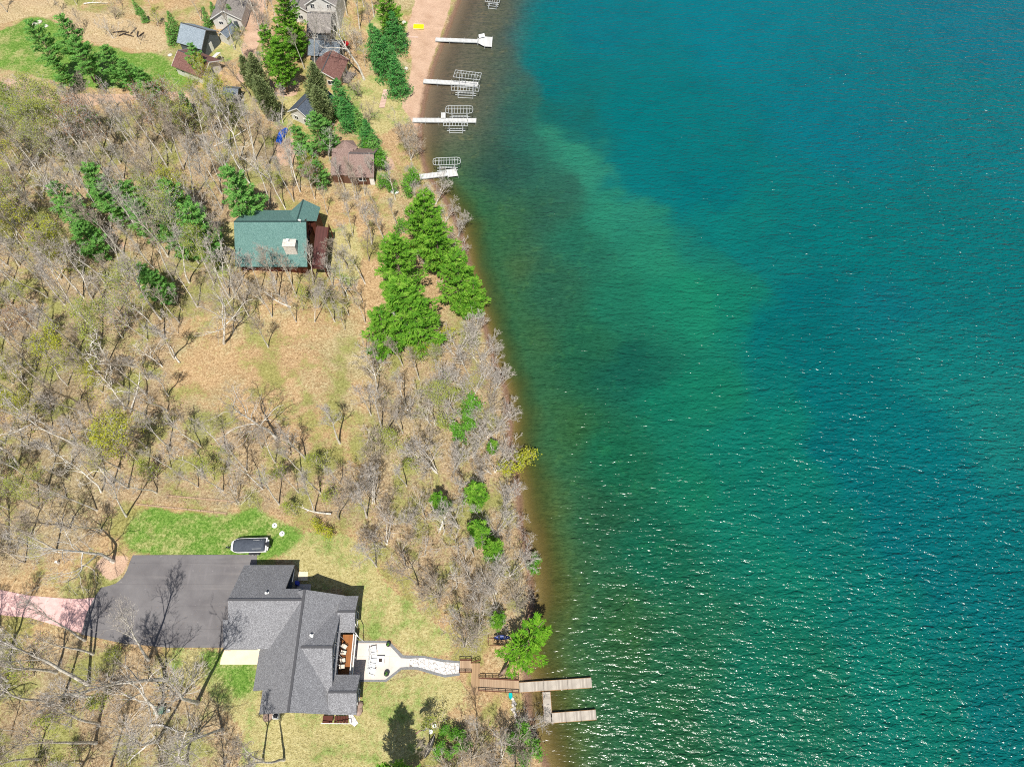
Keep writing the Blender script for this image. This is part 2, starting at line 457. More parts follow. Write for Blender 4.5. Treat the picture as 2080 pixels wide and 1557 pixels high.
DUFF = [[(-60,215),(200,225),(420,200),(560,260),(600,340),(570,420),(470,450),(470,560),(700,600),(380,650),(-60,640)],
        [(-60,640),(370,640),(350,800),(560,880),(740,960),(740,1080),(560,1040),(270,1020),(190,1120),(-60,1190)],
        [(-60,1290),(180,1295),(340,1335),(480,1480),(500,1650),(-200,1650)],
        [(860,620),(1010,720),(1050,900),(1070,1100),(1060,1290),(960,1290),(860,1200),(740,1120),(740,950),(760,720)],
        [(860,1470),(1060,1440),(1100,1600),(860,1650)]]

def axis(lo, hi, step, far):
    a = np.arange(lo, hi + step * .5, step); r = []; d = step; x = hi
    while x < far: d *= 1.35; x += d; r.append(x)
    l = []; d = step; x = lo
    while x > -far: d *= 1.35; x -= d; l.append(x)
    return np.concatenate([l[::-1], a, r])

def blur(A, k):
    for _ in range(k):
        B = A.copy(); B[1:-1, :] = (A[:-2] + 2 * A[1:-1] + A[2:]) / 4; A = B.copy()
        A[:, 1:-1] = (B[:, :-2] + 2 * B[:, 1:-1] + B[:, 2:]) / 4
    return A

def grid_mesh(name, xs, ys, Z, mat):
    X, Y = np.meshgrid(xs, ys); V = np.stack([X, Y, Z], -1).reshape(-1, 3)
    nx, ny = len(xs), len(ys); i = np.arange(ny - 1)[:, None] * nx + np.arange(nx - 1)[None, :]
    F = np.stack([i, i + 1, i + 1 + nx, i + nx], -1).reshape(-1, 4)
    return np_mesh(name, V, F, [mat], smooth=True), X, Y

def add_attr(me, name, arr):
    a = me.attributes.new(name, 'FLOAT', 'POINT'); a.data.foreach_set('value', np.ascontiguousarray(arr, np.float32).ravel())

def add_col(me, name, arr):
    a = me.attributes.new(name, 'FLOAT_COLOR', 'POINT'); a.data.foreach_set('color', np.ascontiguousarray(arr, np.float32).ravel())

def ground_mat():
    m = NT('forest_floor'); p = m.pos()
    big = m.noise(p, .055, 4, .6, .4); mid = m.noise(p, .35, 4, .6); fine = m.noise(p, 2.6, 3, .65); tiny = m.noise(p, 7.5, 2, .7)
    edge = m.math('ADD', m.math('MULTIPLY', m.math('SUBTRACT', mid, .5), .7), m.math('MULTIPLY', m.math('SUBTRACT', fine, .5), .55))
    lf = m.math('ADD', m.math('MULTIPLY', fine, .5), m.math('MULTIPLY', tiny, .5))
    # leaf litter
    litter = m.ramp(lf, (.30, lin(90,70,48)), (.42, lin(164,132,92)), (.56, lin(204,172,126)), (.72, lin(242,222,184)))
    straw = m.ramp(lf, (.30, lin(92,84,52)), (.48, lin(172,156,110)), (.68, lin(226,212,168)))
    c = m.mix(m.smooth(m.math('ADD', big, m.math('MULTIPLY', edge, .35)), .46, .64), litter, straw)
    duff = m.ramp(lf, (.30, lin(78,64,48)), (.46, lin(152,132,102)), (.70, lin(216,200,166)))
    c = m.mix(m.math('MULTIPLY', m.smooth(m.math('ADD', m.attr('duff'), edge), .2, .9), .6), c, duff)
    mould = m.smooth(m.math('ADD', m.noise(p, .11, 5, .65, .5), m.math('MULTIPLY', edge, .45)), .5, .72)
    c = m.mix(m.math('MULTIPLY', m.math('MULTIPLY', mould, m.attr('duff')), .55), c, m.ramp(lf, (.3, lin(64,52,42)), (.5, lin(116,100,82)), (.72, lin(178,162,138))))
    moss = m.smooth(m.math('ADD', m.noise(p, .17, 3), m.math('MULTIPLY', edge, .5)), .47, .64)
    c = m.mix(m.math('MULTIPLY', moss, .7), c, m.ramp(lf, (.3, lin(84,98,34)), (.68, lin(172,178,88))))
    pale = m.ramp(lf, (.32, lin(108,88,60)), (.46, lin(186,160,118)), (.70, lin(236,216,178)))
    c = m.mix(m.math('MULTIPLY', m.smooth(m.math('ADD', m.attr('pale'), edge), .35, .65), .85), c, pale)
    # mown grass: part tired, part fresh
    dry = m.ramp(lf, (.30, lin(112,104,58)), (.48, lin(182,170,110)), (.70, lin(226,214,160)))
    fresh = m.ramp(lf, (.30, lin(52,86,22)), (.48, lin(98,140,44)), (.70, lin(160,188,92)))
    tired = m.mix(m.smooth(m.math('ADD', m.noise(p, .2, 5, .65), m.math('MULTIPLY', edge, .6)), .45, .68), dry, m.mix(.25, fresh, dry))
    c = m.mix(m.smooth(m.math('ADD', m.attr('dry'), edge), .38, .62), c, tired)
    freshv = m.mix(m.smooth(m.math('ADD', m.noise(p, .3, 5, .65), m.math('MULTIPLY', edge, .7)), .42, .75), fresh, m.mix(.35, dry, fresh))
    c = m.mix(m.smooth(m.math('ADD', m.attr('lawn'), m.math('MULTIPLY', edge, .9)), .36, .64), c, freshv)
    sand = m.ramp(m.math('ADD', m.math('MULTIPLY', mid, .5), m.math('MULTIPLY', tiny, .5)), (.3, lin(176,140,112)), (.7, lin(226,192,164)))
    c = m.mix(m.smooth(m.math('ADD', m.attr('sand'), m.math('MULTIPLY', edge, .6)), .4, .6), c, sand)
    # wet margin and lake bed
    d = m.math('ADD', m.attr('shore'), m.math('MULTIPLY', edge, 1.2))
    wet = m.ramp(lf, (.3, lin(110,84,68)), (.7, lin(156,124,102)))
    c = m.mix(m.smooth(d, 1.6, .4), c, wet)
    bed = m.attr('bedcol', False)
    bed = m.mix(m.smooth(tiny, .3, .7), m.mix(.25, bed, (0.02,.02,.01,1)), bed)
    c = m.mix(m.smooth(d, .2, -.6), c, bed)
    hs = m.n('HueSaturation', Saturation=.95, Value=.94); m.put(hs.inputs['Color'], c); c = hs.outputs[0]
    bh = m.math('ADD', lf, m.math('MULTIPLY', mid, .6))
    return m.bsdf(c, .95, m.bump(bh, 1., .3), .1)

WATER = [(960,40,95,86,74),(930,120,112,98,80),(905,170,112,98,80),(1000,120,60,95,85),(940,180,96,94,72),(980,60,80,92,80),(1040,60,20,95,105),(1060,100,8,98,112),(1200,50,4,104,118),(1500,50,0,108,124),(2000,50,0,104,124),
 (1050,250,45,95,84),(920,300,86,86,62),(890,300,104,92,66),(1000,330,46,86,74),(985,335,34,68,66),(1130,235,20,98,92),(1100,180,2,92,108),(1300,250,0,94,110),(1700,250,0,104,120),(2050,300,0,98,118),
 (1150,300,44,128,104),(1190,370,48,134,108),(1250,430,40,126,100),(1080,450,40,90,75),(960,450,86,92,60),(1500,450,8,108,106),(1350,400,4,94,102),(1450,400,0,100,108),(1750,500,0,95,108),(2050,550,0,95,110),
 (1100,600,42,96,72),(1000,600,94,98,66),(1020,560,78,100,60),(1050,460,60,104,66),(1250,620,30,110,85),(1330,540,34,124,96),(1400,620,24,124,94),(1490,640,16,116,94),(1560,540,8,104,98),(1640,600,0,86,96),(1580,680,0,88,96),(1800,650,4,100,104),
 (1060,700,58,96,58),(1150,760,30,92,66),(1400,800,18,114,88),(1280,740,20,88,72),(1580,820,8,108,90),(1560,740,6,100,92),(1700,800,0,90,98),(1650,850,0,90,98),(1920,760,10,112,112),(1880,720,8,106,108),(2040,860,18,118,112),(1900,950,0,92,102),(1700,950,0,90,98),
 (1080,850,94,98,50),(1060,860,118,102,52),(1120,870,50,96,50),(1250,950,24,100,70),(1450,1000,18,112,84),(1620,1000,8,106,88),(1660,1060,6,102,88),(1760,1040,0,88,98),
 (1066,1000,126,102,46),(1110,1060,92,104,54),(1200,1050,36,88,60),(1350,1150,20,98,72),(1600,1150,10,108,84),(1800,1170,4,96,92),(1720,1120,6,102,88),(2000,1180,0,90,98),
 (1090,1250,152,118,52),(1086,1150,138,108,48),(1160,1300,102,114,56),(1140,1200,110,108,52),(1250,1300,46,94,54),(1400,1350,30,98,66),(1600,1350,14,104,80),(1850,1350,6,98,88),(2050,1330,0,90,95),(1980,1290,2,92,92),
 (1112,1520,140,114,54),(1100,1430,148,118,54),(1200,1500,84,108,56),(1350,1500,36,94,58),(1600,1500,20,104,78),(1900,1500,8,98,88),(2060,1500,0,90,95),
 (1575,720,6,102,90),(1585,800,10,108,90),(1592,870,10,108,88),(1640,970,8,106,88),(1672,1065,6,102,88),(1628,720,0,86,95),(1640,800,0,88,96),(1648,875,0,88,96),(1695,965,0,88,97),(1735,1055,0,88,98),(1250,365,4,94,106),(1215,360,46,128,106),(1290,420,38,124,102),(1030,690,110,102,66),(1045,460,54,98,70),(1190,500,36,104,82),(1130,380,44,96,80),(970,520,92,90,52),(1330,480,36,124,98),(1180,680,34,98,70),(1480,520,20,112,98),(1430,470,20,110,100)]

DROP = [(1010,-160),(1030,-40),(1038,20),(1048,80),(1064,135),(1088,190),(1122,238),(1190,292),(1255,362),(1330,408),(1400,446),(1470,500),(1540,570),(1588,640),(1574,720),(1590,790),(1602,860),(1640,935),(1682,1010),(1722,1085),(1790,1130),(1850,1180),(1920,1230),(2000,1285),(2090,1360),(2500,1700),(3200,1200),(3000,-160)]
def water_cols(X, Y, bed=False):
    sh = X.shape; x = X.ravel(); y = Y.ravel(); d = np.maximum(-shore_d(x, y), 0)
    fade = np.clip((d - 4) / 22, 0, 1)
    # ragged edges: the bottom changes in patches, not in smooth bands
    wx = fade * 2 * (fbm(x / 12, y / 12, 1, 5) - .5); wy = fade * 2 * (fbm(x / 12, y / 12, 2, 5) - .5)
    drop = [PX(a, b, 0) for a, b in DROP]
    def field(side):
        out = np.zeros((len(x), 3)); W = np.zeros(len(x)); x2 = x + 8 * wx; y2 = y + 8 * wy
        for a, b, r, g, bl in WATER:
            if r >= 84: continue
            p, q = PX(a, b, 0)
            if bool(inpoly(np.array([p]), np.array([q]), drop)[0]) != side: continue
            if r <= 12: r, g, bl = r, g + (14 if g < 100 else 5), bl + (8 if bl < 105 else 1)
            s = 1 / (((x2 - p) ** 2 + (y2 - q) ** 2) ** 1.8 + 60.); out += s[:, None] * np.array(lin(r, g, bl)[:3]); W += s
        return out / W[:, None]
    # the drop-off: its edge is crisp where the sand bar ends
    a = inpoly(x + 8 * wx, y + 8 * wy, drop).astype(float)
    for s_ in (.7, 1.5, 2.4):
        for q in range(6): a = a + inpoly(x + 8 * wx + s_ * math.cos(q * 1.047), y + 8 * wy + s_ * math.sin(q * 1.047), drop)
    a = (a / 19)[:, None]
    out = field(False) * (1 - a) + field(True) * a
    # shallows: thin ochre edge, olive weed bottom, then the open water
    d2 = d + 3.2 * (fbm(x / 5, y / 5, 3, 4) - .5) * np.clip(d / 4, 0, 1)
    u = S(105, 135, y)[:, None]
    def ramp(stops):
        z = [np.array(lin(*q)[:3]) for _, q in stops]; return np.stack([np.interp(d2, [q for q, _ in stops], [v[i] for v in z]) for i in range(3)], -1)
    d2 = d2 * (2.7 - 1.2 * S(62, 30, y))
    lo = ramp([(0,(130,110,66)),(2.5,(110,96,48)),(5,(90,96,46)),(9,(72,100,56)),(15,(54,102,66))]); d2 = d2 / (2.7 - 1.2 * S(62, 30, y)); hi = ramp([(0,(126,106,90)),(4,(114,104,86)),(9,(98,98,80)),(16,(82,92,76)),(22,(62,92,80))])
    near = lo * (1 - u) + hi * u; w = S(4, 14, d2)[:, None] * (1 - u) + S(10, 22, d2)[:, None] * u
    out = near * (1 - w) + out * w
    return np.concatenate([out, np.ones((len(out), 1))], 1).reshape(sh + (4,))

def fbm(x, y, seed, octaves):
    rg = np.random.default_rng(seed); T = rg.random((256, 256)); o = np.zeros(np.shape(x)); amp = .5; tot = 0
    for _ in range(octaves):
        xi = np.floor(x).astype(int); yi = np.floor(y).astype(int); fx = x - xi; fy = y - yi; fx = fx * fx * (3 - 2 * fx); fy = fy * fy * (3 - 2 * fy)
        g = lambda i, j: T[(xi + i) % 256, (yi + j) % 256]
        o += amp * ((g(0,0)*(1-fx) + g(1,0)*fx)*(1-fy) + (g(0,1)*(1-fx) + g(1,1)*fx)*fy); tot += amp; amp *= .55; x = x * 2.03 + 17.1; y = y * 2.03 + 9.7
    return o / tot

def water_mat():
    m = NT('lake_water'); p = m.pos(); col = m.attr('wcol', False); sd = m.attr('shore'); amp = m.attr('amp')
    # wind waves: crests run across the view, tilted a little
    a = m.noise(m.mp(p, (.36,1.05,1), (0,0,R(14))), .66, 2, .5, .25)
    b = m.noise(m.mp(p, (.5,1.15,1), (0,0,R(-8))), 1.5, 2, .5, .3)
    c = m.noise(m.mp(p, (.75,1,1), (0,0,R(30))), 3.3, 2, .5)
    hgt_ = m.math('ADD', m.math('MULTIPLY', a, .80), m.math('ADD', m.math('MULTIPLY', b, .52), m.math('MULTIPLY', c, .15)))
    hgt_ = m.math('MULTIPLY', hgt_, amp)
    bp = m.bump(hgt_, 1.0, 1.0)
    patch = m.noise(p, .13, 4, .6, .5)
    col = m.mix(m.math('MULTIPLY', m.smooth(patch, .45, .7), .22), col, m.mix(1., col, (.35,.55,.62,1), 'MULTIPLY'))
    weeds = m.smooth(m.noise(p, 1.0, 5, .7, .4), .42, .66)
    near = m.smooth(sd, -45, -6)
    col = m.mix(m.math('MULTIPLY', m.math('MULTIPLY', weeds, near), .6), col, m.mix(1., col, (.42,.56,.5,1), 'MULTIPLY'))
    spots = m.smooth(m.noise(p, .30, 6, .68, .4), .55, .66)
    col = m.mix(m.math('MULTIPLY', m.math('MULTIPLY', spots, m.math('MULTIPLY', near, m.smooth(sd, -3, -9))), .55), col, m.mix(1., col, (1.9,1.45,1.15,1), 'MULTIPLY'))
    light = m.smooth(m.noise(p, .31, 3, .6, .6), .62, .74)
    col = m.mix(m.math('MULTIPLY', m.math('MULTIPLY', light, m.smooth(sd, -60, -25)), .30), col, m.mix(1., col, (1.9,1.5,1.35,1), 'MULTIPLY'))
    tip = m.math('MULTIPLY', m.math('SUBTRACT', m.math('DIVIDE', hgt_, m.math('MAXIMUM', amp, .02)), .575), 5.)
    body = m.n('BsdfDiffuse', Color=col); m.put(body.inputs['Normal'], m.bump(m.math('ADD', hgt_, m.math('MULTIPLY', m.math('ADD', .06, m.math('MULTIPLY', amp, .12)), m.noise(m.mp(p, (.6,1,1), (0,0,R(20))), 3.0, 3, .6))), 1.0, 2.3))
    clear = m.n('BsdfTransparent', Color=(.93,.95,.9,1))
    opac = m.smooth(sd, .2, -6.)
    mx = m.n('MixShader', Fac=opac); m.put(mx.inputs[1], clear.outputs[0]); m.put(mx.inputs[2], body.outputs[0])
    gl = m.n('BsdfGlossy', Roughness=.2, Color=(1,1,1,1)); m.put(gl.inputs['Normal'], bp)
    fr = m.n('Fresnel', IOR=1.33); m.put(fr.inputs['Normal'], bp)
    out = m.n('MixShader', Fac=fr.outputs[0]); m.put(out.inputs[1], mx.outputs[0]); m.put(out.inputs[2], gl.outputs[0])
    m.put(m.out.inputs[0], out.outputs[0]); return m.m

def build_setting():
    gm = ground_mat()
    xs = axis(-156, 46, .6, 2600); ys = axis(-24, 196, .6, 2600)
    X, Y = np.meshgrid(xs, ys); Z = hgt(X, Y)
    me, X, Y = grid_mesh('ground', xs, ys, Z, gm)
    for nm, polys, b in (('lawn', LAWN, 7), ('dry', DRY, 6), ('sand', SAND, 2), ('pale', PALE, 4), ('duff', DUFF, 6)):
        A = np.zeros(X.shape)
        for q in polys: A[inpoly(X, Y, wpoly(q))] = 1
        add_attr(me, nm, blur(A, b))
    add_attr(me, 'shore', shore_d(X, Y)); bc = water_cols(X, Y); bc[..., :3] = bc[..., :3] * 1.2 + .006; add_col(me, 'bedcol', bc)
    tag(obj_from(me, 'ground'), kind='structure')
    wm = water_mat()
    xs = axis(-30, 190, 1.0, 2600); ys = axis(-24, 196, 1.0, 2600)
    X, Y = np.meshgrid(xs, ys)
    me, X, Y = grid_mesh('lake_water', xs, ys, np.zeros(X.shape), wm)
    wc = water_cols(X, Y); wc[..., :3] *= .78
    sd = shore_d(X, Y)
    add_attr(me, 'shore', sd); add_col(me, 'wcol', wc)
    # sheltered water by the bank, rougher water out on the lake
    add_attr(me, 'amp', .16 + .14 * S(0, 10, -sd) + .36 * S(6, 110, -sd + np.where(Y < 60, .5, .35) * (60 - Y)) * S(0, 12, -sd))
    tag(obj_from(me, 'water'), kind='structure')

def build_light():
    w = bpy.data.worlds.new('World'); SC.world = w; w.use_nodes = True
    nt = w.node_tree; nt.nodes.clear()
    bg = nt.nodes.new('ShaderNodeBackground'); sky = nt.nodes.new('ShaderNodeTexSky'); out = nt.nodes.new('ShaderNodeOutputWorld')
    sky.sky_type = 'NISHITA'; sky.sun_disc = False
    el, az = R(61), R(6)                       # sun behind the camera, a little to its right
    sky.sun_elevation = el; sky.sun_rotation = math.pi - az
    bg.inputs[1].default_value = .075
    nt.links.new(sky.outputs[0], bg.inputs[0]); nt.links.new(bg.outputs[0], out.inputs[0])
    s = bpy.data.lights.new('sun', 'SUN'); s.energy = 5.0; s.angle = R(.53); s.color = (1, .955, .88)
    o = bpy.data.objects.new('sun', s); COL.objects.link(o); o.rotation_euler = (R(90) - el, 0, az); o.location = (30, -60, 150)
    v = SC.view_settings; SC.display_settings.display_device = 'sRGB'
    v.view_transform = 'Standard'; v.look = 'None'; v.gamma = 1; v.exposure = .2; v.use_curve_mapping = False
# ------------------------------------------------------------------ the grey lake house
def win_part(parent, c, w, h, nrm, cols=2, frame='trim', name='window', depth=.08):
    """window on a wall: frame part with its pane as sub-part. c centre on the wall face, nrm 'E','W','N','S' or yaw"""
    yaw = {'E': 0, 'N': R(90), 'W': R(180), 'S': R(-90)}.get(nrm, nrm)
    m = Matrix.Translation(c) @ Matrix.Rotation(yaw, 4, 'Z')
    fr = MB(); t = .09
    def bx(y, z, sy, sz, d=depth): fr.box(m @ Vector((d / 2, y, z)), (d, sy, sz), yaw)
    bx(-w/2 + t/2, 0, t, h); bx(w/2 - t/2, 0, t, h); bx(0, h/2 - t/2, w - 2*t, t); bx(0, -h/2 + t/2, w - 2*t, t)
    for i in range(1, cols): bx(-w/2 + w * i / cols, 0, .06, h - 2*t, depth * .8)
    f = fr.build(name, frame, parent, True)
    g = MB(); g.box(m @ Vector((depth * .25, 0, 0)), (depth * .4, w - 2*t, h - 2*t), yaw)
    g.build('pane', 'glass', f, True)
    return f

def lake_house():
    base = Vector((-30, 15, hz(-34, 15)))
    h = thing('lake_house', base, 'large grey house with many gabled grey shingle roofs beside the asphalt driveway', 'house')
    zg, zl = 4.35, 2.3
    T = .22
    rid, eav = 11.4, 7.4
    rf = MB()
    s = (rid - eav) / 5.0
    # main wing, ridge north-south
    x0, xr, x1, ya, yb = -34.8, -29.7, -24.8, 6.5, 22.5
    rf.slab([(xr,ya,rid),(xr,yb,rid),(x1,yb,eav),(x1,ya,eav)], T)
    xw = -36.5; sw = (rid - eav) / (xr - x0)
    rf.slab([(xr,ya,rid),(x0,ya,eav),(x0,9.6,eav),(xr,9.6,rid)], T)
    rf.slab([(xr,9.6,rid),(xw,9.6,rid - sw*(xr-xw)),(xw,15.3,rid - sw*(xr-xw)),(xr,15.3,rid)], T)
    rf.slab([(xr,15.3,rid),(x0,15.3,eav),(x0,22.5,eav),(xr,22.5,rid)], T)
    rf.build('roof', 'roof_grey', h, True)
    # garage wing, ridge east-west
    g = MB(); yr = 21.1; gr = 11.25; gs = (gr - eav) / (26.9 - yr)
    g.slab([(-40.5,yr,gr),(-40.5,26.9,eav),(-32.9,26.9,eav),(-32.9,yr,gr)], T)
    g.slab([(-32.9,yr,gr),(-32.9,22.9,gr - gs*1.8),(xr-.1,22.9,gr - gs*1.8),(xr-.1,yr,gr)], T)
    ss = (gr - eav) / (yr - 15.0)
    g.slab([(-40.5,yr,gr),(xr-.1,yr,gr),(xr-.1,18.6,gr - ss*2.5),(-40.5,18.6,gr - ss*2.5)], T)
    g.slab([(-41.3,18.6,gr - ss*2.5),(xr-.1,18.6,gr - ss*2.5),(xr-.1,15.0,eav),(-41.3,15.0,eav)], T)
    g.build('roof', 'roof_grey', h, True)
    # cross gable to the lake
    c = MB(); cr, cy = 11.0, 14.75; k = (cr - eav) / 6.6
    c.slab([(xr,cy,cr),(-24.9,cy,cr),(-24.9,8.15,eav),(xr,8.15,eav)], T)
    c.slab([(xr,cy,cr),(xr,21.3,eav),(-24.9,21.3,eav),(-24.9,cy,cr)], T)
    c.build('roof', 'roof_grey', h, True)
    # two porch roofs beside the deck
    for (ys_, yr_, yn, xe, zr) in ((17.25,19.95,22.45,-22.75,8.6), (6.45,9.2,11.6,-21.4,8.75)):
        p = MB(); ze = 7.35
        p.slab([(-25.3,yr_,zr),(xe,yr_,zr),(xe,ys_,ze),(-25.3,ys_,ze)], .18)
        p.slab([(-25.3,yr_,zr),(-25.3,yn,ze),(xe,yn,ze),(xe,yr_,zr)], .18)
        pr = p.build('porch_roof', 'roof_grey', h, True)
        q = MB(); q.bar((-25.3,yr_,zr+.02),(xe+.01,yr_,zr+.02),.28,.06); q.build('ridge_cap', 'ridge', pr, True)
        pm = MB()
    
        w = MB(); w.box(((-25.2+xe-.75)/2,(ys_+yn)/2,(zl-.2+7.0)/2), (xe-.75+25.2,yn-ys_-1.1,7.0-zl+.2)); w.prism([(-25.2,0),(xe-.75,0),(xe-.75,.01),(-25.2,.01)],0,.01)
        w.f = w.f[:6]; w.mi = w.mi[:6]; w.v = w.v[:8]
        w.build('porch_wall', 'wall_grey', h, True)
        win_part(h, (xe-.74,(ys_+yn)/2,5.9), 2.6, 1.7, 'E', 3)
        win_part(h, (xe-.74,(ys_+yn)/2,3.4), 2.2, 1.3, 'E', 2)
    # ridge caps
    rc = MB(); rc.bar((xr,ya-.01,rid+.02),(xr,yb+.01,rid+.02),.34,.06); rc.bar((-40.52,yr,gr+.02),(xr,yr,gr+.02),.32,.06); rc.bar((xr,cy,cr+.02),(-24.88,cy,cr+.02),.32,.06)
    rc.build('ridge_cap', 'ridge', h, True)
    # fascia and gutters
    for a_, b_ in (((x1+.05,ya,eav-.16),(x1+.05,8.2,eav-.16)), ((-41.3,15-.05,eav-.16),(-36.5,15-.05,eav-.16)), ((-40.5,26.95,eav-.16),(-32.9,26.95,eav-.16)), ((xw-.05,9.6,rid-sw*(xr-xw)-.16),(xw-.05,15,rid-sw*(xr-xw)-.16))):
        fa = MB(); fa.bar(a_, b_, .1, .2); fa.build('gutter', 'fascia', h, True)
    # walls: garage box, main box with gable ends
    w = MB()
    w.box((-36.6,21.0,(zg+7.0)/2-.3), (7.4,11.2,7.0-zg+.6))
    w.box((-29.8,14.5,(zl+6.95)/2-.1), (9.2,15.2,6.95-zl+.3))
    for yy, d in ((6.92,.12),(22.08,-.12)):
        w.add([(-34.4,yy,6.9),(-25.2,yy,6.9),(-29.75,yy,10.9),(-34.4,yy+d,6.9),(-25.2,yy+d,6.9),(-29.75,yy+d,10.9)], [(0,1,2),(5,4,3),(0,3,4,1),(1,4,5,2),(2,5,3,0)])
    for xx, d in ((-40.25,.12),):
        w.add([(xx,15.4,6.9),(xx,26.5,6.9),(xx,21.1,10.7),(xx+d,15.4,6.9),(xx+d,26.5,6.9),(xx+d,21.1,10.7)], [(0,1,2),(5,4,3),(0,3,4,1),(1,4,5,2),(2,5,3,0)])
    w.add([(-25.2,8.6,6.9),(-25.2,20.9,6.9),(-25.2,14.75,10.6),(-25.35,8.6,6.9),(-25.35,20.9,6.9),(-25.35,14.75,10.6)], [(0,1,2),(5,4,3),(0,3,4,1),(1,4,5,2),(2,5,3,0)])
    w.build('wall', 'wall_grey', h, True)
    # tall lake windows above the deck, doors below
    for yy in (12.1, 13.85, 15.6):
        win_part(h, (-25.19,yy,6.25), 1.6, 2.2, 'E', 2)
    for yy in (13.0, 14.75, 16.5): win_part(h, (-25.19,yy,8.2), 1.5, 1.3, 'E', 1)
    for yy in (12.6, 15.2): win_part(h, (-25.19,yy,3.5), 2.0, 2.0, 'E', 2)
    for xx in (-32.5, -27.5): win_part(h, (xx,6.89,5.8), 1.3, 1.4, 'S', 2)
    for xx in (-39, -36.5): win_part(h, (xx,15.39,5.9), 1.2, 1.2, 'S', 2)
    win_part(h, (-31.2,22.11,6.0), 1.4, 1.3, 'N', 2)
    d = MB(); d.box((-40.33,22.2,5.55), (.06,5.0,2.3)); d.build('garage_door', 'trim', h, True)
    d = MB(); d.box((-33.6,22.15,5.45), (.95,.1,2.1)); d.build('entry_door', 'wall_red', h, True)
    # roof vents
    for x, y, z in ((-28.2,16.4,rid-s*1.5-.1), (-35.3,22.1,gr-gs*1.0-.1)):
        v = MB(); v.cyl((x,y,z),(x,y,z+.55),.11,.11,10); v.cyl((x,y,z+.55),(x,y,z+.72),.2,.12,10); v.box((x,y,z+.1),(.5,.5,.06))
        v.build('roof_vent', 'trim', h, True)
    # upper deck with railing
    dk = MB(); dk.box((-24.15,14.4,4.92), (2.1,5.9,.16)); deck = dk.build('deck', 'cedar', h, True)
    for yy in (11.8, 14.4, 17.0):
        pp = MB(); pp.box((-23.3,yy,(zl+4.8)/2), (.2,.2,4.8-zl)); pp.build('deck_post', 'trim', h, True)
    ra = MB(); ra.box((-23.16,14.4,6.02), (.12,5.9,.07)); ra.box((-23.16,14.4,5.14), (.06,5.9,.06))
    for i in range(5): ra.box((-23.16,11.55+i*1.425,5.5), (.1,.1,1.1))
    for i in range(46): ra.box((-23.16,11.6+i*.124,5.57), (.025,.025,.84))
    ra.build('railing', 'trim', h, True)
    bm = MB(); bm.box((-23.02,14.4,4.9), (.14,5.92,.3)); bm.build('deck_beam', 'trim', h, True)
    # pergola style brackets seen over the lower windows
    for yy in (12.0, 13.3, 14.6, 15.9, 17.1):
        br = MB(); br.bar((-25.2,yy,7.0),(-24.35,yy-.7,7.0),.07,.1); br.build('bracket', 'fascia', h, True)
    ds = MB(); ds.tube([(-22.7,17.3,7.2),(-22.35,16.8,6.9),(-22.35,16.8,2.5)], .06, 8); ds.build('downspout', 'trim', h, True)
    # covered entry on the north side
    st = MB(); st.box((-32.6,23.6,zg+.1), (3.6,2.4,.2)); st.build('porch_floor', 'concrete', h, True)
    # south side stairs of red wood under the eave
    sd = MB()
    for i in range(5): sd.box((-23.9-.0+i*.36-1.1,6.05,3.7-i*.2), (.34,1.0,.07))
    sd.box((-26.1,6.05,3.85), (1.4,1.0,.08)); sd.build('side_stair', 'wall_red', h, True)
    rl = MB()
    rl.bar((-26.8,5.52,4.7),(-22.9,5.52,4.0),.08,.06)
    for i in range(5): rl.box((-26.7+i*.95,5.52,4.15-i*.16), (.07,.07,1.05))
    rl.build('stair_rail', 'trim', h, True)

def cuboid_chair(name, loc, yaw, label, group, white=True):
    """low slatted garden armchair with a raked fan back"""
    c = thing(name, loc, label, 'chair', group, yaw)
    fill_chair(c); return c

def fill_chair(c):
    m = 'plastic_white'
    s = MB()
    for i in range(5): s.box((0, -.30 + i*.13, .38 - i*.03), (.56, .115, .025), 0, 0, R(-13))
    s.build('seat', m, c)
    b = MB()
    for i, hh in enumerate((.62,.72,.78,.72,.62)):
        b.box((-.24 + i*.12, .33 + hh*.16, .32 + hh/2), (.105, .025, hh), 0, 0, R(-20))
    b.box((0,.36,.55), (.6,.03,.07), 0, 0, R(-20)); b.build('backrest', m, c)
    for sx in (-1, 1):
        a = MB(); a.box((sx*.36,-.02,.56), (.13,.72,.025)); a.build('armrest', m, c)
        for yy, hh in ((-.3,.55),(.28,.55)):
            l = MB(); l.box((sx*.33,yy,hh/2), (.035,.11,hh)); l.build('leg', m, c)

def deck_chair_fill(c):
    f = MB()
    for sx in (-.33,.33):
        for sy in (-.3,.3): f.cyl((sx,sy,0),(sx,sy,.58),.025,.025,6)
        f.box((sx,0,.59),(.06,.7,.03))
    f.box((0,-.02,.3),(.66,.62,.05)); f.box((0,.33,.6),(.66,.04,.55),0,0,R(-12)); f.build('frame', 'dark_metal', c)
    s = MB(); s.box((0,-.03,.40),(.6,.58,.14)); s.build('seat_cushion', 'cushion', c, bevel=.03)
    b = MB(); b.box((0,.26,.68),(.58,.13,.48),0,0,R(-12)); b.build('back_cushion', 'cushion', c, bevel=.03)

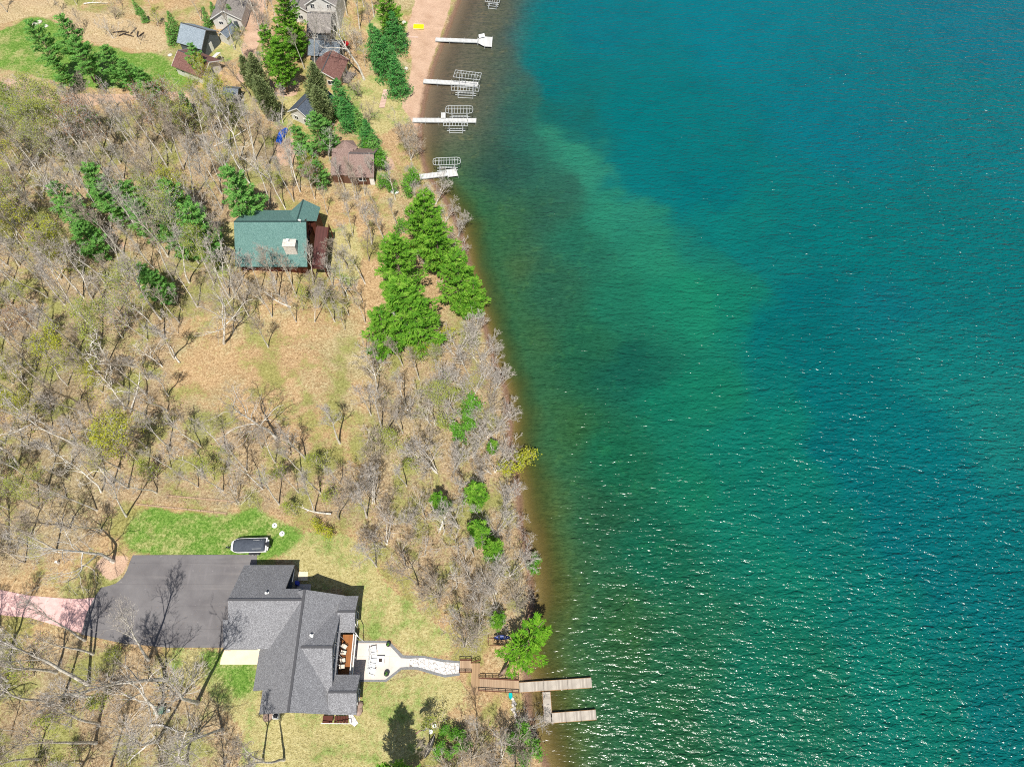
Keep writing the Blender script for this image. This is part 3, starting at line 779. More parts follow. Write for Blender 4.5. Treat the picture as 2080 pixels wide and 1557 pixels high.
def house_yard():
    # paving
    tag(drape('gravel_border', [(712,1290),(722,1300),(790,1300.5),(819,1330),(860,1331),(902,1339),(934,1342),(934,1371),(903,1375),(876,1368),(846,1359),(816,1359),(785,1384),(712,1384)], 'border', .03), kind='structure')
    tag(drape('patio', [(700,1305),(787,1305.5),(815,1336),(832,1337),(832,1353),(814,1354.5),(782.5,1379.5),(700,1379)], 'concrete', .06), kind='structure')
    tag(drape('flagstone_path', [(832,1337),(860,1335.5),(900,1344),(933,1346),(933,1366),(905,1370),(880,1363),(850,1354),(832,1353)], 'flag', .07), kind='structure')
    tag(drape('driveway', [(270,1127),(522,1126),(522,1150),(530,1320),(453,1314.5),(340,1314.5),(250,1306),(165,1288),(176,1245),(190,1216),(205,1193),(222,1189),(236,1184),(250,1172),(258,1158),(263,1143)], 'asphalt', .05), kind='structure')
    tag(drape('gravel_road', [(-60,1196),(0,1197),(60,1209),(120,1214),(160,1216),(192,1213),(176,1245),(166,1286),(128,1274),(62,1254),(0,1248),(-60,1250)], 'pinkgravel', .045), kind='structure')
    tag(drape('entry_slab', [(458,1316),(540,1314),(545,1349),(447.5,1349),(449,1338)], 'slabcon', .12), kind='structure')
    tag(drape('porch_landing', [(602,1161),(626,1161),(625,1179),(600,1179)], 'slabcon', .12), kind='structure')
    tag(drape('stone_landing', [(708,1451),(716,1449),(728,1468),(720,1475),(710,1467)], 'flag', .08), kind='structure')
    # planting bed of stones along the entry slab
    # garden chairs round the fire pit
    spots = [(760,1321,R(-70)), (760.5,1334,R(-78)), (758.5,1346,R(-95)), (757.5,1355,R(-100)), (757,1365,R(-112))]
    names = ['white slatted garden chair at the top of the patio row of five',
             'white slatted garden chair second from the top of the patio row',
             'white slatted garden chair in the middle of the patio row of five',
             'white slatted garden chair fourth from the top of the patio row',
             'white slatted garden chair at the bottom of the patio row of five']
    proto = None
    for (px, py, yw), nm in zip(spots, names):
        p = P(px, py); p.z += .06
        if proto is None: proto = c = cuboid_chair('garden_chair', p, -yw, nm, 'white garden chairs on the patio')
        else: c = copy_tree(proto)
        c.location = p; c.rotation_euler = (0, 0, R(90) + (yw + R(90)) * .6); c['label'] = nm; c.scale = (1.2, 1.2, 1.15)
    fp = P(774, 1341); fp.z += .06
    f = thing('fire_pit', fp, 'square white fire pit table with dark burner on the concrete patio', 'fire pit')
    b = MB(); b.box((0,0,.2),(.95,.95,.4)); b.build('base', 'cushion', f)
    t = MB(); t.box((0,0,.44),(1.15,1.15,.08)); t.build('tabletop', 'plastic_white', f, bevel=.01)
    q = MB(); q.box((0,0,.487),(.5,.5,.02)); q.build('burner', 'charred', f)
    for (px, py, lab, r) in ((790,1309,'dark round planter at the upper corner of the patio',.34), (786.5,1368,'dark round planter with pale foliage at the lower corner of the patio',.4)):
        p = P(px, py); p.z += .06
        k = thing('planter', p, lab, 'planter', 'planters on the patio')
        m = MB(); m.cyl((0,0,0),(0,0,.5),r*.75,r,14); m.cyl((0,0,.5),(0,0,.54),r*1.04,r*1.04,14); m.build('pot', 'dark_metal', k)
        fol = leaf_cloud(40, .3, .28, .05, .12, 5); o = obj_from(np_mesh('foliage', fol[0], fol[1], ['soft_green']), 'foliage', k); o.location = (0,0,.6)
    # deck chairs
    proto = None
    for i, (y, rz, nm) in enumerate(((15.6,60,'cream cushioned armchair on the wooden deck, nearest the upper porch roof'),(14.75,80,'cream cushioned armchair second from the top on the wooden deck'),(13.7,100,'cream cushioned armchair third from the top on the wooden deck'),(12.85,95,'cream cushioned armchair at the lower end of the wooden deck'))):
        p = Vector((-24.45, y, 5.0))
        if proto is None:
            proto = c = thing('deck_chair', p, nm, 'chair', 'cream armchairs on the deck'); deck_chair_fill(c)
        else: c = copy_tree(proto)
        c.location = p; c.rotation_euler = (0,0,R(rz)); c['label'] = nm
    # grill under a blue cover on the entry porch
    p = P(600, 1186)
    g = thing('barbecue_grill', (p.x, p.y, p.z + .1), 'barbecue grill under a bright blue cover on the shaded porch', 'grill')
    m = MB(); m.loft([[(x*a, y*b_, z) for x, y in ((-.7,-.32),(.7,-.32),(.7,.32),(-.7,.32))] for a, b_, z in ((1,1,.1),(.98,.98,.85),(.7,.85,1.15),(.45,.5,1.22))]); m.build('cover', 'bluegrill', g, bevel=.04)
    m = MB()
    for sx in (-.5,.5): m.cyl((sx,-.25,0),(sx,.25,0.0),.1,.1,8)
    m.build('wheel', 'rubber', g)
    # air conditioner
    p = P(563, 1453.5)
    a = thing('air_conditioner', p, 'white outdoor air conditioner unit by the lower house wall', 'air conditioner')
    m = MB(); m.box((0,0,.42),(.85,.85,.8)); m.build('cabinet', 'trim', a, bevel=.04)
    m = MB(); m.cyl((0,0,.822),(0,0,.85),.34,.34,20); m.build('fan_grille', 'dark_metal', a)
    # boulders by the lower porch
    for (px, py, r, lab) in ((729,1433,.75,'brown wall stone against the lower porch corner'),(729,1443,.7,'white curved wall stone just below the brown one at the porch corner'),(546,1452,.9,'brown stone bed edge beside the air conditioner')):
        p = P(px, py); rock('boulder', p, r, lab, 'stonewall' if 'brown' in lab else 'rock')
    # septic lids
    for (px, py, lab) in ((558,1067,'round white lid on the mown grass above the boat'),(573,1083.5,'round white lid with dark centre beside the boat stern')):
        p = P(px, py); l = thing('septic_lid', p, lab, 'lid', 'white lids in the lawn')
        m = MB(); m.cyl((0,0,0),(0,0,.14),.42,.40,18); m.cyl((0,0,.14),(0,0,.19),.34,.28,18); m.build('lid', 'plastic_white', l)
        m = MB(); m.cyl((.06,.03,.185),(.06,.03,.2),.1,.1,10); m.build('cap', 'dark_metal', l)
    # utility marker post
    p = P(119.5, 1143); u = thing('utility_pedestal', p, 'small white utility pedestal among leaf litter left of the driveway', 'utility box')
    m = MB(); m.box((0,0,.4),(.28,.28,.8)); m.build('body', 'plastic_white', u, bevel=.02)
    m = MB(); m.box((0,0,.83),(.34,.34,.07)); m.build('cap', 'trim', u)
    p = P(328, 1442); u = thing('transformer_box', p, 'green transformer box half hidden by bare trees below the driveway', 'utility box')
    m = MB(); m.box((0,0,.45),(1.25,.95,.9)); m.build('body', 'greenbox', u, bevel=.04)
    m = MB(); m.box((0,-.03,.92),(1.3,1.02,.07)); m.build('lid', 'greenbox', u)
    p = P(344, 1443); u = thing('bucket', p, 'white bucket beside the green transformer box', 'bucket')
    m = MB(); m.cyl((0,0,0),(0,0,.5),.2,.26,14,caps=False); m.cyl((0,0,.02),(0,0,.04),.2,.2,14); m.build('pail', 'plastic_white', u)
    m = MB(); m.tube([(.26*math.cos(t),.02,.48+.2*math.sin(t)) for t in np.linspace(0,math.pi,8)],.012,5); m.build('handle', 'dark_metal', u)
    # flag pole with its flag, two small tubs, an upturned canoe
    p = P(875, 1482); f = thing('flagpole', p, 'white flagpole flying a small striped flag on the lower lawn', 'flagpole')
    m = MB(); m.cyl((0,0,0),(0,0,6.2),.055,.035,10); pole = m.build('pole', 'plastic_white', f)
    m = MB(); m.loft([[(.09*math.cos(a)*math.sin(b)+0,.09*math.sin(a)*math.sin(b),6.28+.09*math.cos(b)) for a in np.linspace(0,6.283,9)[:-1]] for b in np.linspace(.05,3.09,7)]); m.build('finial', 'cushion', f, smooth=True)
    fl = MB(); nx = 10
    for i in range(nx):
        for j in range(13):
            xa, xb = -.06 - i*.15, -.06 - (i+1)*.15
            w = lambda x: .10 * math.sin(x * 5) - .05
            za, zb = 6.05 - j*.075 + xa*.12, 6.05 - (j+1)*.075 + xa*.12
            za2, zb2 = 6.05 - j*.075 + xb*.12, 6.05 - (j+1)*.075 + xb*.12
            mi = 2 if (j < 7 and i < 4) else (0 if j % 2 == 0 else 1)
            fl.add([(xa,w(xa),za),(xa,w(xa),zb),(xb,w(xb),zb2),(xb,w(xb),za2)], [(0,1,2,3)], mi)
    st = []
    fo = fl.build('flag', ['flagcloth_red','flagcloth_white','flagcloth_blue'], f)
    so = fo.modifiers.new('thickness', 'SOLIDIFY'); so.thickness = .012
    sb = MB()
    for i in range(3):
        for j in range(3): sb.box((-.14 - i*.16, .10*math.sin((-.14-i*.16)*5)-.065, 5.98 - j*.15), (.05,.02,.05))
    sb.build('star', 'flagcloth_white', fo)
    f.rotation_euler = (0,0,R(20))
    for (px, py, lab) in ((875.5,1485.5,'white garden tub at the foot of the flagpole'),(883,1473.5,'white garden tub with a dark hole right of the flagpole')):
        p = P(px, py); u = thing('garden_tub', p, lab, 'tub', 'white tubs by the flagpole')
        m = MB(); m.cyl((0,0,0),(0,0,.34),.2,.27,14); m.cyl((0,0,.34),(0,0,.38),.3,.3,14); m.build('tub', 'plastic_white', u)
        m = MB(); m.cyl((0,0,.375),(0,0,.39),.12 if 'hole' in lab else .05,.1 if 'hole' in lab else .05,10); m.build('hole', 'dark_metal', u)
    hull('canoe', (884,1490), (862,1540), .82, .42, 'canoe', 'dark upturned canoe lying on the leaf litter below the flagpole', 'canoe', upturned=True)

def rock(name, p, r, label, mat='rock', group=None, cat='stone', flat=.6):
    rg = random.Random(int(p.x*100) ^ int(p.y*77))
    rings = []
    for b in np.linspace(.15, 1.75, 6):
        rings.append([(r*math.cos(a)*math.sin(b)*rg.uniform(.85,1.12), r*.8*math.sin(a)*math.sin(b)*rg.uniform(.85,1.12), flat*r*math.cos(b)*rg.uniform(.9,1.1)+.12*r) for a in np.linspace(0,6.283,10)[:-1]])
    m = MB(); m.loft(rings[::-1]); o = m.build(name, mat, None, smooth=True); o.location = p; o.rotation_euler = (0,0,rg.uniform(0,6))
    return tag(o, label, cat, group)

def hull(name, pa, pb, w, h, mat, label, cat, upturned=False, z=None, open_=False, parts=True):
    a, b = P(*pa), P(*pb); c = (a + b) / 2; d = (b - a); L = math.hypot(d.x, d.y)
    loc = Vector((c.x, c.y, hz(c.x, c.y) + .03 if z is None else z))
    t = thing(name, loc, label, cat, None, math.atan2(d.y, d.x))
    rings = []
    for u in np.linspace(-1, 1, 15):
        ww = w/2 * max(.04, (1 - abs(u) ** 2.6)); hh = h * (.72 + .28*abs(u)**2)
        ring = []
        for v in np.linspace(0, math.pi, 9):
            y = ww*math.cos(v); zz = hh*math.sin(v)**.8
            ring.append((u*L/2, y, zz if upturned else h*1.05 - zz))
        rings.append(ring)
    m = MB(); m.loft(rings, closed=False, caps=False)
    body = m.build('hull', mat, t, smooth=True); so = body.modifiers.new('thickness', 'SOLIDIFY'); so.thickness = .02
    k = MB(); k.tube([(u*L/2*.98, 0, (h*(.72+.28*u*u) if upturned else h*1.05 - h*(.72+.28*u*u)) + (.005 if upturned else 0)) for u in np.linspace(-1,1,11)], .025, 6)
    k.build('keel', 'cushion' if mat == 'canoe' else mat, t)
    if not upturned:
        s = MB()
        for u in (-.35,.3): s.box((u*L/2,0,h*.75),(.25,w*.8,.05))
        s.build('seat', 'dark_metal', t)
    return t

# ------------------------------------------------------------------ boat on its trailer
def trailered_boat():
    p = P(512, 1112)
    t = thing('trailered_boat', (p.x, p.y, p.z), 'white motorboat under a charcoal cover parked on a trailer at the driveway edge', 'boat', None, R(2))
    L, W = 5.5, 2.3
    def beam(u): return W/2 * (1 if u > -.55 else max(.62, 1 - 1.1*((-.55-u)/.45)**2*.42))
    rings = []
    for u in np.linspace(-1, 1, 13):
        w = beam(u)
        if u < -.98: w *= .9
        kz = .55 + max(0, -u-.3)**2*.8
        rings.append([(u*L/2,-w,1.5),(u*L/2,-w*.94,1.05),(u*L/2,-w*.55,kz+.1),(u*L/2,0,kz),(u*L/2,w*.55,kz+.1),(u*L/2,w*.94,1.05),(u*L/2,w,1.5),(u*L/2,w*.5,1.54),(u*L/2,0,1.56),(u*L/2,-w*.5,1.54)])
    m = MB(); m.loft(rings); m.build('hull', 'gelcoat', t, bevel=.03)
    # cover with ribs, sagging between bows
    rg = random.Random(3); rings = []
    for i, u in enumerate(np.linspace(-.86, .93, 15)):
        w = beam(u)*.9; e = 1 - max(0, abs(u-.03) - .80)/.2*.8
        hgt_ = (.30 + .20*S(-.5,.3,u) + (.05 if i % 3 == 0 else 0)) * max(.2, e)
        rings.append([(u*L/2, w*y*(1 if abs(y)<1 else (.9 + .1*e)), 1.50 + (0 if abs(y) >= 1 else .05) + hgt_*(1-y*y)**.7 + rg.uniform(-.015,.015)) for y in (-1,-.85,-.6,-.3,0,.3,.6,.85,1)])
    m = MB(); m.loft(rings, closed=False, caps=False); cv = m.build('cover', 'canvas', t, smooth=True)
    so = cv.modifiers.new('thickness', 'SOLIDIFY'); so.thickness = .03
    for y0 in (.55, -.62):
        m = MB(); m.tube([(u*L/2, beam(u)*y0, 1.85 + .1*S(-.5,.3,u)) for u in np.linspace(.25,.75,5)], .018, 6); m.build('strap', 'trim', cv)
    o = MB(); o.box((2.95,.0,1.45),(.5,.42,.75)); o.box((2.98,0,1.9),(.62,.46,.2)); o.box((2.95,0,.85),(.18,.12,.7)); o.cyl((2.9,0,.5),(3.15,0,.5),.13,.09,8)
    o.build('outboard_motor', 'dark_metal', t, bevel=.05)
    s = MB(); s.box((2.75,.55,1.2),(.42,.5,.1)); s.box((2.75,-.55,1.2),(.42,.5,.1)); s.build('swim_platform', 'gelcoat', t)
    f = MB()
    for sy in (-.75,.75): f.bar((-2.4,sy,.5),(2.6,sy,.5),.08,.1)
    f.bar((-2.4,.75,.5),(-3.6,0,.5),.08,.1); f.bar((-2.4,-.75,.5),(-3.6,0,.5),.08,.1); f.bar((-3.4,0,.5),(-4.1,0,.5),.09,.1)
    for x in (-1.8,0,1.2,2.2): f.bar((x,-.75,.5),(x,.75,.5),.07,.08)
    f.bar((-3.0,0,.5),(-2.85,0,1.45),.09,.09); f.build('trailer_frame', 'dark_metal', t)
    for x in (.35, 1.15):
        for sy in (-1,1):
            w = MB(); w.cyl((x,sy*1.0,.33),(x,sy*1.22,.33),.33,.33,16); wo = w.build('wheel', 'rubber', t)
            w = MB(); w.cyl((x,sy*1.0,.33),(x,sy*1.235,.33),.18,.18,12); w.build('rim', 'alurail', wo)
    g = MB()
    for sy in (-1,1): g.box((.75,sy*1.12,.72),(1.7,.28,.05)); 
    g.build('fender', 'dark_metal', t)
    j = MB(); j.cyl((-3.7,.18,.1),(-3.7,.18,.85),.04,.04,8); j.cyl((-3.7,.12,.12),(-3.7,.24,.12),.12,.12,10); j.build('jack', 'alurail', t)

# ------------------------------------------------------------------ stairs to the lake and the plank dock
def lake_stairs():
    z1 = hz(*P(935,1356).xy) + .1
    a = Vector((*PX(933,1356,z1), z1)); base = P(960, 1378)
    t = thing('lake_stairs', base, 'brown wooden stairs with railings leading from the stone path down to the dock', 'stairs')
    z2 = 1.75; z3 = .75
    # upper flight
    A = Vector((*PX(934,1352.5,z1), z1)); B = Vector((*PX(958,1352.5,z2), z2))
    tr = MB(); n = 7
    wy = 1.55
    for i in range(n):
        f = (i + .5)/n; p = A.lerp(B, f); tr.box(p, ((B.x-A.x)/n*.97, wy, .05))
    C = Vector((*PX(966,1346,z2), z2)); D = Vector((*PX(966,1411,z2), z2))
    E = Vector((*PX(973,1389.5,z2), z2)); F = Vector((*PX(1054,1394,z3), z3))
    n2 = 18
    for i in range(n2):
        f = (i + .5)/n2; p = E.lerp(F, f); tr.box((p.x,p.y,p.z), (abs(F.x-E.x)/n2*.97, 1.6, .05))
    tr.build('tread', 'stairwood', t, True)
    st = MB()
    for sy in (-.8,.8):
        st.bar(A+Vector((0,sy,-.12)), B+Vector((0,sy,-.12)), .06, .22); st.bar(E+Vector((0,sy*1.02,-.12)), F+Vector((0,sy*1.02,-.12)), .06, .22)
    st.build('stringer', 'railwood', t, True)
    ld = MB(); x0 = PX(957.5,1346,z2)[0]; x1 = PX(975.5,1346,z2)[0]
    ld.box(((x0+x1)/2,(C.y+D.y)/2,z2-.03), (x1-x0, C.y-D.y, .06)); ld.build('landing', 'cedar_y', t, True)
    lp = MB()
    for px, py in ((958,1347),(974,1347),(958,1409),(974,1409),(966,1380)):
        x, y = PX(px, py, z2); lp.box((x,y,(z2-.1+hz(x,y)-.2)/2), (.12,.12,max(.2,z2-hz(x,y)+.1)))
    lp.build('landing_post', 'railwood', t, True)
    def rail(p, q, k):
        r = MB(); up = Vector((0,0,.95))
        r.bar(p+up, q+up, .1, .06); r.bar(p+up*.55, q+up*.55, .05, .05); r.bar(p+up*.2, q+up*.2, .05, .05)
        for i in range(k+1):
            c = p.lerp(q, i/k); r.box(c+Vector((0,0,.42)), (.1,.1,1.1))
        r.build('railing', 'railwood', t, True)
    for sy in (-.85,.85):
        rail(A+Vector((0,sy,0)), B+Vector((0,sy,0)), 2)
        rail(E+Vector((0,sy,0)), F+Vector((0,sy,0)), 6)
    rail(Vector((x0,C.y,z2)), Vector((x1,C.y+.35,z2)), 2)

def plank_dock():
    zd = .62
    t = thing('plank_dock', (*PX(1056,1395,0), 0), 'weathered U shaped wooden plank dock at the foot of the brown stairs', 'dock')
    secs = [((1055,1395.5),(1202,1385.5),1.32,3), ((1109.5,1404),(1114,1466),1.15,1), ((1119,1457.5),(1211,1450.5),1.28,3)]
    for (a, b, w, n) in secs:
        A = Vector((*PX(*a, zd), zd)); B = Vector((*PX(*b, zd), zd)); d = (B - A); L = d.length; yaw = math.atan2(d.y, d.x)
        for i in range(n):
            c = A.lerp(B, (i+.5)/n)
            o = MB(); o.box((0,0,0), (L/n - .03, w, .07)); q = o.build('deck_section', 'dock_x', t); q.location = c - t.location; q.rotation_euler = (0,0,yaw)
            s = MB(); s.box((0,-w/2-.03,-.09), (L/n-.02,.05,.2)); s.box((0,w/2+.03,-.09), (L/n-.02,.05,.2)); e = s.build('edge_beam', 'dockfascia', q)
        pm = MB(); k = n*2
        for i in range(k+1):
            for sy in (-1,1):
                p = Matrix.Translation(A.lerp(B, i/k*.96+.02)) @ Matrix.Rotation(yaw,4,'Z') @ Vector((0,sy*(w/2+.1),0))
                pm.cyl((p.x,p.y,hz(p.x,p.y)-.2),(p.x,p.y,zd+(.22 if i % 2 == 0 else -.05)),.035,.035,6)
        pm.build('dock_post', 'dark_metal', t, True)

def metal_dock(px_secs, label, steps=False, furniture=()):
    zd = .7
    a0 = PX(*px_secs[0][0], 0)
    t = thing('metal_dock', (*a0, 0), label, 'dock', 'white metal docks')
    for sec in px_secs:
        if len(sec) == 3:
            a, b, w = sec; A = Vector((*PX(*a, zd), zd)); B = Vector((*PX(*b, zd), zd)); d = B - A; L = d.length; yaw = math.atan2(d.y, d.x)
            n = max(1, round(L/3.2))
            for i in range(n):
                c = A.lerp(B, (i+.5)/n)
                o = MB(); o.box((0,0,0), (L/n-.03, w-.1, .06)); q = o.build('deck_section', 'alu', t); q.location = c - t.location; q.rotation_euler = (0,0,yaw)
                s = MB(); s.box((0,-w/2+.02,-.07),(L/n-.01,.05,.2)); s.box((0,w/2-.02,-.07),(L/n-.01,.05,.2)); s.build('side_rail', 'alurail', q)
            pm = MB()
            for i in range(n+1):
                for sy in (-1,1):
                    p = Matrix.Translation(A.lerp(B, i/n*.985+.008)) @ Matrix.Rotation(yaw,4,'Z') @ Vector((0,sy*(w/2+.05),0))
                    pm.cyl((p.x,p.y,hz(p.x,p.y)-.2),(p.x,p.y,zd+.3),.03,.03,6)
            pm.build('dock_leg', 'alurail', t, True)
        else:
            poly = [PX(*q, zd) for q in sec[0]]
            m = MB(); m.prism([(x,y) for x,y in poly], zd-.03, zd+.03); m.build('platform', 'alu', t, True)
            pm = MB()
            for x, y in poly: pm.cyl((x,y,hz(x,y)-.2),(x,y,zd+.3),.035,.035,6)
            pm.build('dock_leg', 'alurail', t, True)
    return t

def bench_on(px, py, yaw, label, group=None):
    p = PX(px, py, .73); b = thing('dock_bench', (p[0], p[1], .73), label, 'bench', None, yaw)
    m = MB(); m.box((0,0,.45),(1.5,.42,.05)); m.build('seat', 'plastic_white', b)
    m = MB(); m.box((0,.24,.75),(1.5,.04,.45),0,0,R(-10)); m.build('backrest', 'plastic_white', b)
    for sx in (-.6,.6):
        m = MB(); m.box((sx,0,.22),(.06,.42,.44)); m.build('leg', 'alurail', b)

def boat_lift(corners, zc, label, bars, base=None, rounded=False, cover=False):
    """aluminium boat lift: canopy frame on four posts above a cradle; corners: photo outline of the canopy frame at height zc"""
    C = [Vector((*PX(*c, zc), zc)) for c in corners]; mid = sum(C, Vector()) / 4
    ux = ((C[1]-C[0]) + (C[2]-C[3])); yaw = math.atan2(ux.y, ux.x)
    L = ((C[1]-C[0]).length + (C[2]-C[3]).length)/2; W = ((C[3]-C[0]).length + (C[2]-C[1]).length)/2
    t = thing('boat_lift', (mid.x, mid.y, 0), label, 'boat lift', 'empty boat lifts', yaw)
    f = MB(); r = .06; x, y = L/2, W/2
    if rounded:
        k = min(1.0, y*.7); pts = [(-x+k,y),(x-k,y),(x-.2*k,y-.3*k),(x,y-k),(x,-y+k),(x-.2*k,-y+.3*k),(x-k,-y),(-x+k,-y),(-x+.2*k,-y+.3*k),(-x,-y+k),(-x,y-k),(-x+.2*k,y-.3*k),(-x+k,y)]
    else: pts = [(-x,y),(x,y),(x,-y),(-x,-y),(-x,y)]
    f.tube([(a,b,zc) for a,b in pts], r, 6)
    for i in range(1, bars): 
        xx = -x + L*i/bars; f.tube([(xx,-y*.96,zc),(xx,0,zc+.28),(xx,y*.96,zc)], .045, 5)
    f.tube([(-x*.97,0,zc+.28*(0 if not rounded else .2)),(-x+L/bars,0,zc+.28),(x-L/bars,0,zc+.28),(x*.97,0,zc)], .045, 5)
    f.build('canopy_frame', 'alurail', t)
    px_, py_ = x*.55, y*.92
    for sx in (-1,1):
        for sy in (-1,1):
            p = MB(); p.cyl((sx*px_,sy*py_,-1.6),(sx*px_,sy*py_,zc),.055,.055,8); p.build('post', 'alurail', t)
    b = MB()
    for sx in (-1,1): b.tube([(sx*px_,-py_,.25),(sx*px_,py_,.25)], .07, 6)
    for sy in (-1,1): b.tube([(-px_,sy*py_,.15),(px_,sy*py_,.15)], .06, 6); b.tube([(-px_*1.4,sy*y*.35,.38),(px_*1.4,sy*y*.35,.38)], .08, 6)
    b.build('cradle', 'alurail', t)
    w = MB(); w.cyl((px_+.12,-py_,1.3),(px_+.17,-py_,1.3),.45,.45,18); wo = w.build('winch_wheel', 'alurail', t)
    return t

def docks():
    metal_dock([((884.5,80),(972,83.5),1.25), ([(970,79),(982,74.5),(1000.5,76),(999,95.5),(984,94.5),(970,87.5)],)], 'white metal dock with a six sided end platform, topmost of the docks')
    bench_on(979, 78, R(20), 'small white bench on the six sided dock platform')
    metal_dock([((860,164.5),(945,169.5),1.35), ((945,169.5),(971,171.5),1.5)], 'white metal dock running between two boat lifts below the yellow mat')
    boat_lift([(925,142),(977.5,149),(974.5,162.5),(921,157)], 2.9, 'empty boat lift with rectangular frame above the second white dock', 9)
    boat_lift([(918.5,171.5),(974,172.5),(972,186.5),(916.5,183)], 2.2, 'empty boat lift tucked against the lower side of the second white dock', 9)
    metal_dock([((838,243.8),(967.5,244.5),1.3), ([(896,229),(905,229),(905,242),(896,242)],)], 'long straight white metal dock with a small side platform, third from the top')
    boat_lift([(905,214.5),(960.5,214.5),(960.5,230.5),(905,230.5)], 2.9, 'empty boat lift with rounded frame above the third white dock', 9, rounded=True)
    boat_lift([(901,246),(950,246.5),(950,256),(901,255.5)], 2.2, 'empty boat lift along the lower side of the third white dock', 8)
    metal_dock([((852,359),(908,352),1.4), ([(905,345),(926,342.5),(930.5,357),(910,359.5)],)], 'short angled white metal dock partly behind bare trees, lowest of the white docks')
    boat_lift([(879,321),(935,319.5),(935.5,333.5),(880,336)], 2.7, 'empty boat lift with rounded frame beside the short angled dock', 10, rounded=True)
    boat_lift([(984,-9),(1014,-6),(1017,6),(990,3)], 2.0, 'empty boat lift cut by the top edge of the picture', 6)

# ------------------------------------------------------------------ cabins and sheds
def gable_house(name, px, base_z, L, W, hw, hr, yaw, wall, roof, label, cat='cabin', over=.45, wins=(), ridge='ridge', door=None, porch=None, chim=None):
    """ridge along local x; wins: (side, offset, z, w, h)"""
    zz = 3.0
    for _ in range(12):
        x_, y_ = PX(px[0], px[1], zz + (hw + hr) / 2); zz = .4 * zz + .6 * hz(x_, y_)
    t = thing(name, (x_, y_, zz), label, cat, None, yaw)
    w = MB(); w.box((0,0,hw/2-.3),(L,W,hw+.6))
    for sx in (-1,1):
        x = sx*L/2; d = -sx*.12; w.add([(x,-W/2,hw),(x,W/2,hw),(x,0,hr),(x+d,-W/2,hw),(x+d,W/2,hw),(x+d,0,hr)], [(0,1,2),(5,4,3),(1,4,5,2),(2,5,3,0),(0,3,4,1)])
    w.build('wall', wall, t)
    s = (hr - hw)/(W/2); r = MB(); lx, ly = L/2+over, W/2+over; ze = hw - s*over + .12; zr = hr + .12
    r.slab([(-lx,0,zr),(lx,0,zr),(lx,-ly,ze),(-lx,-ly,ze)], .16); r.slab([(-lx,0,zr),(-lx,ly,ze),(lx,ly,ze),(lx,0,zr)], .16)
    ro = r.build('roof', roof, t)
    c = MB(); c.bar((-lx,0,zr+.02),(lx,0,zr+.02),.26,.05); c.build('ridge_cap', ridge, ro)
    for sx in (-1,1):
        for sy in (-1,1):
            f = MB(); f.bar((sx*(lx+.03),0,zr-.09),(sx*(lx+.03),sy*ly,ze-.09),.05,.2); f.build('rake_board', 'trim' if wall in ('wall_white','wall_tan') else 'fascia', ro)
    for (side, off, z, ww, hh) in wins:
        yawl = {'S': -90, 'N': 90, 'E': 0, 'W': 180}[side]
        c = {'S': (off,-W/2-.005,z), 'N': (off,W/2+.005,z), 'E': (L/2+.005,off,z), 'W': (-L/2-.005,off,z)}[side]
        local_win(t, c, ww, hh, R(yawl))
    if door:
        side, off = door; d = MB(); c = {'S': ((off,-W/2-.03,1.05),(.95,.08,2.1)), 'E': ((L/2+.03,off,1.05),(.08,.95,2.1)), 'N': ((off,W/2+.03,1.05),(.95,.08,2.1)), 'W': ((-L/2-.03,off,1.05),(.08,.95,2.1))}[side]
        d.box(*c); do = d.build('door', 'trim' if wall != 'wall_white' else 'wall_slate', t)
        k = MB(); cc = Vector(c[0]) + (Vector((0.32,-.07,0)) if side in 'SN' else Vector((.07 if side == 'E' else -.07,.32,0))); k.box(cc,(.06,.06,.06)); k.build('handle','dark_metal',do)
    if chim:
        x, y = chim; m = MB(); m.box((x,y,hr-.1),(.7,.7,1.6)); m.box((x,y,hr+.75),(.85,.85,.14)); m.build('chimney', 'stonewall', t)
    return t

def local_win(parent, c, w, h, yaw):
    m = Matrix.Translation(c) @ Matrix.Rotation(yaw, 4, 'Z'); fr = MB(); t = .1; d = .08
    def bx(y, z, sy, sz, dd=d): fr.box(m @ Vector((dd/2, y, z)), (dd, sy, sz), yaw)
    bx(-w/2+t/2,0,t,h); bx(w/2-t/2,0,t,h); bx(0,h/2-t/2,w-2*t,t); bx(0,-h/2+t/2,w-2*t,t); bx(0,0,.07,h-2*t,.06)
    f = fr.build('window', 'trim', parent)
    g = MB(); g.box(m @ Vector((.02,0,0)), (.03,w-2*t,h-2*t), yaw); g.build('pane', 'glass', f)

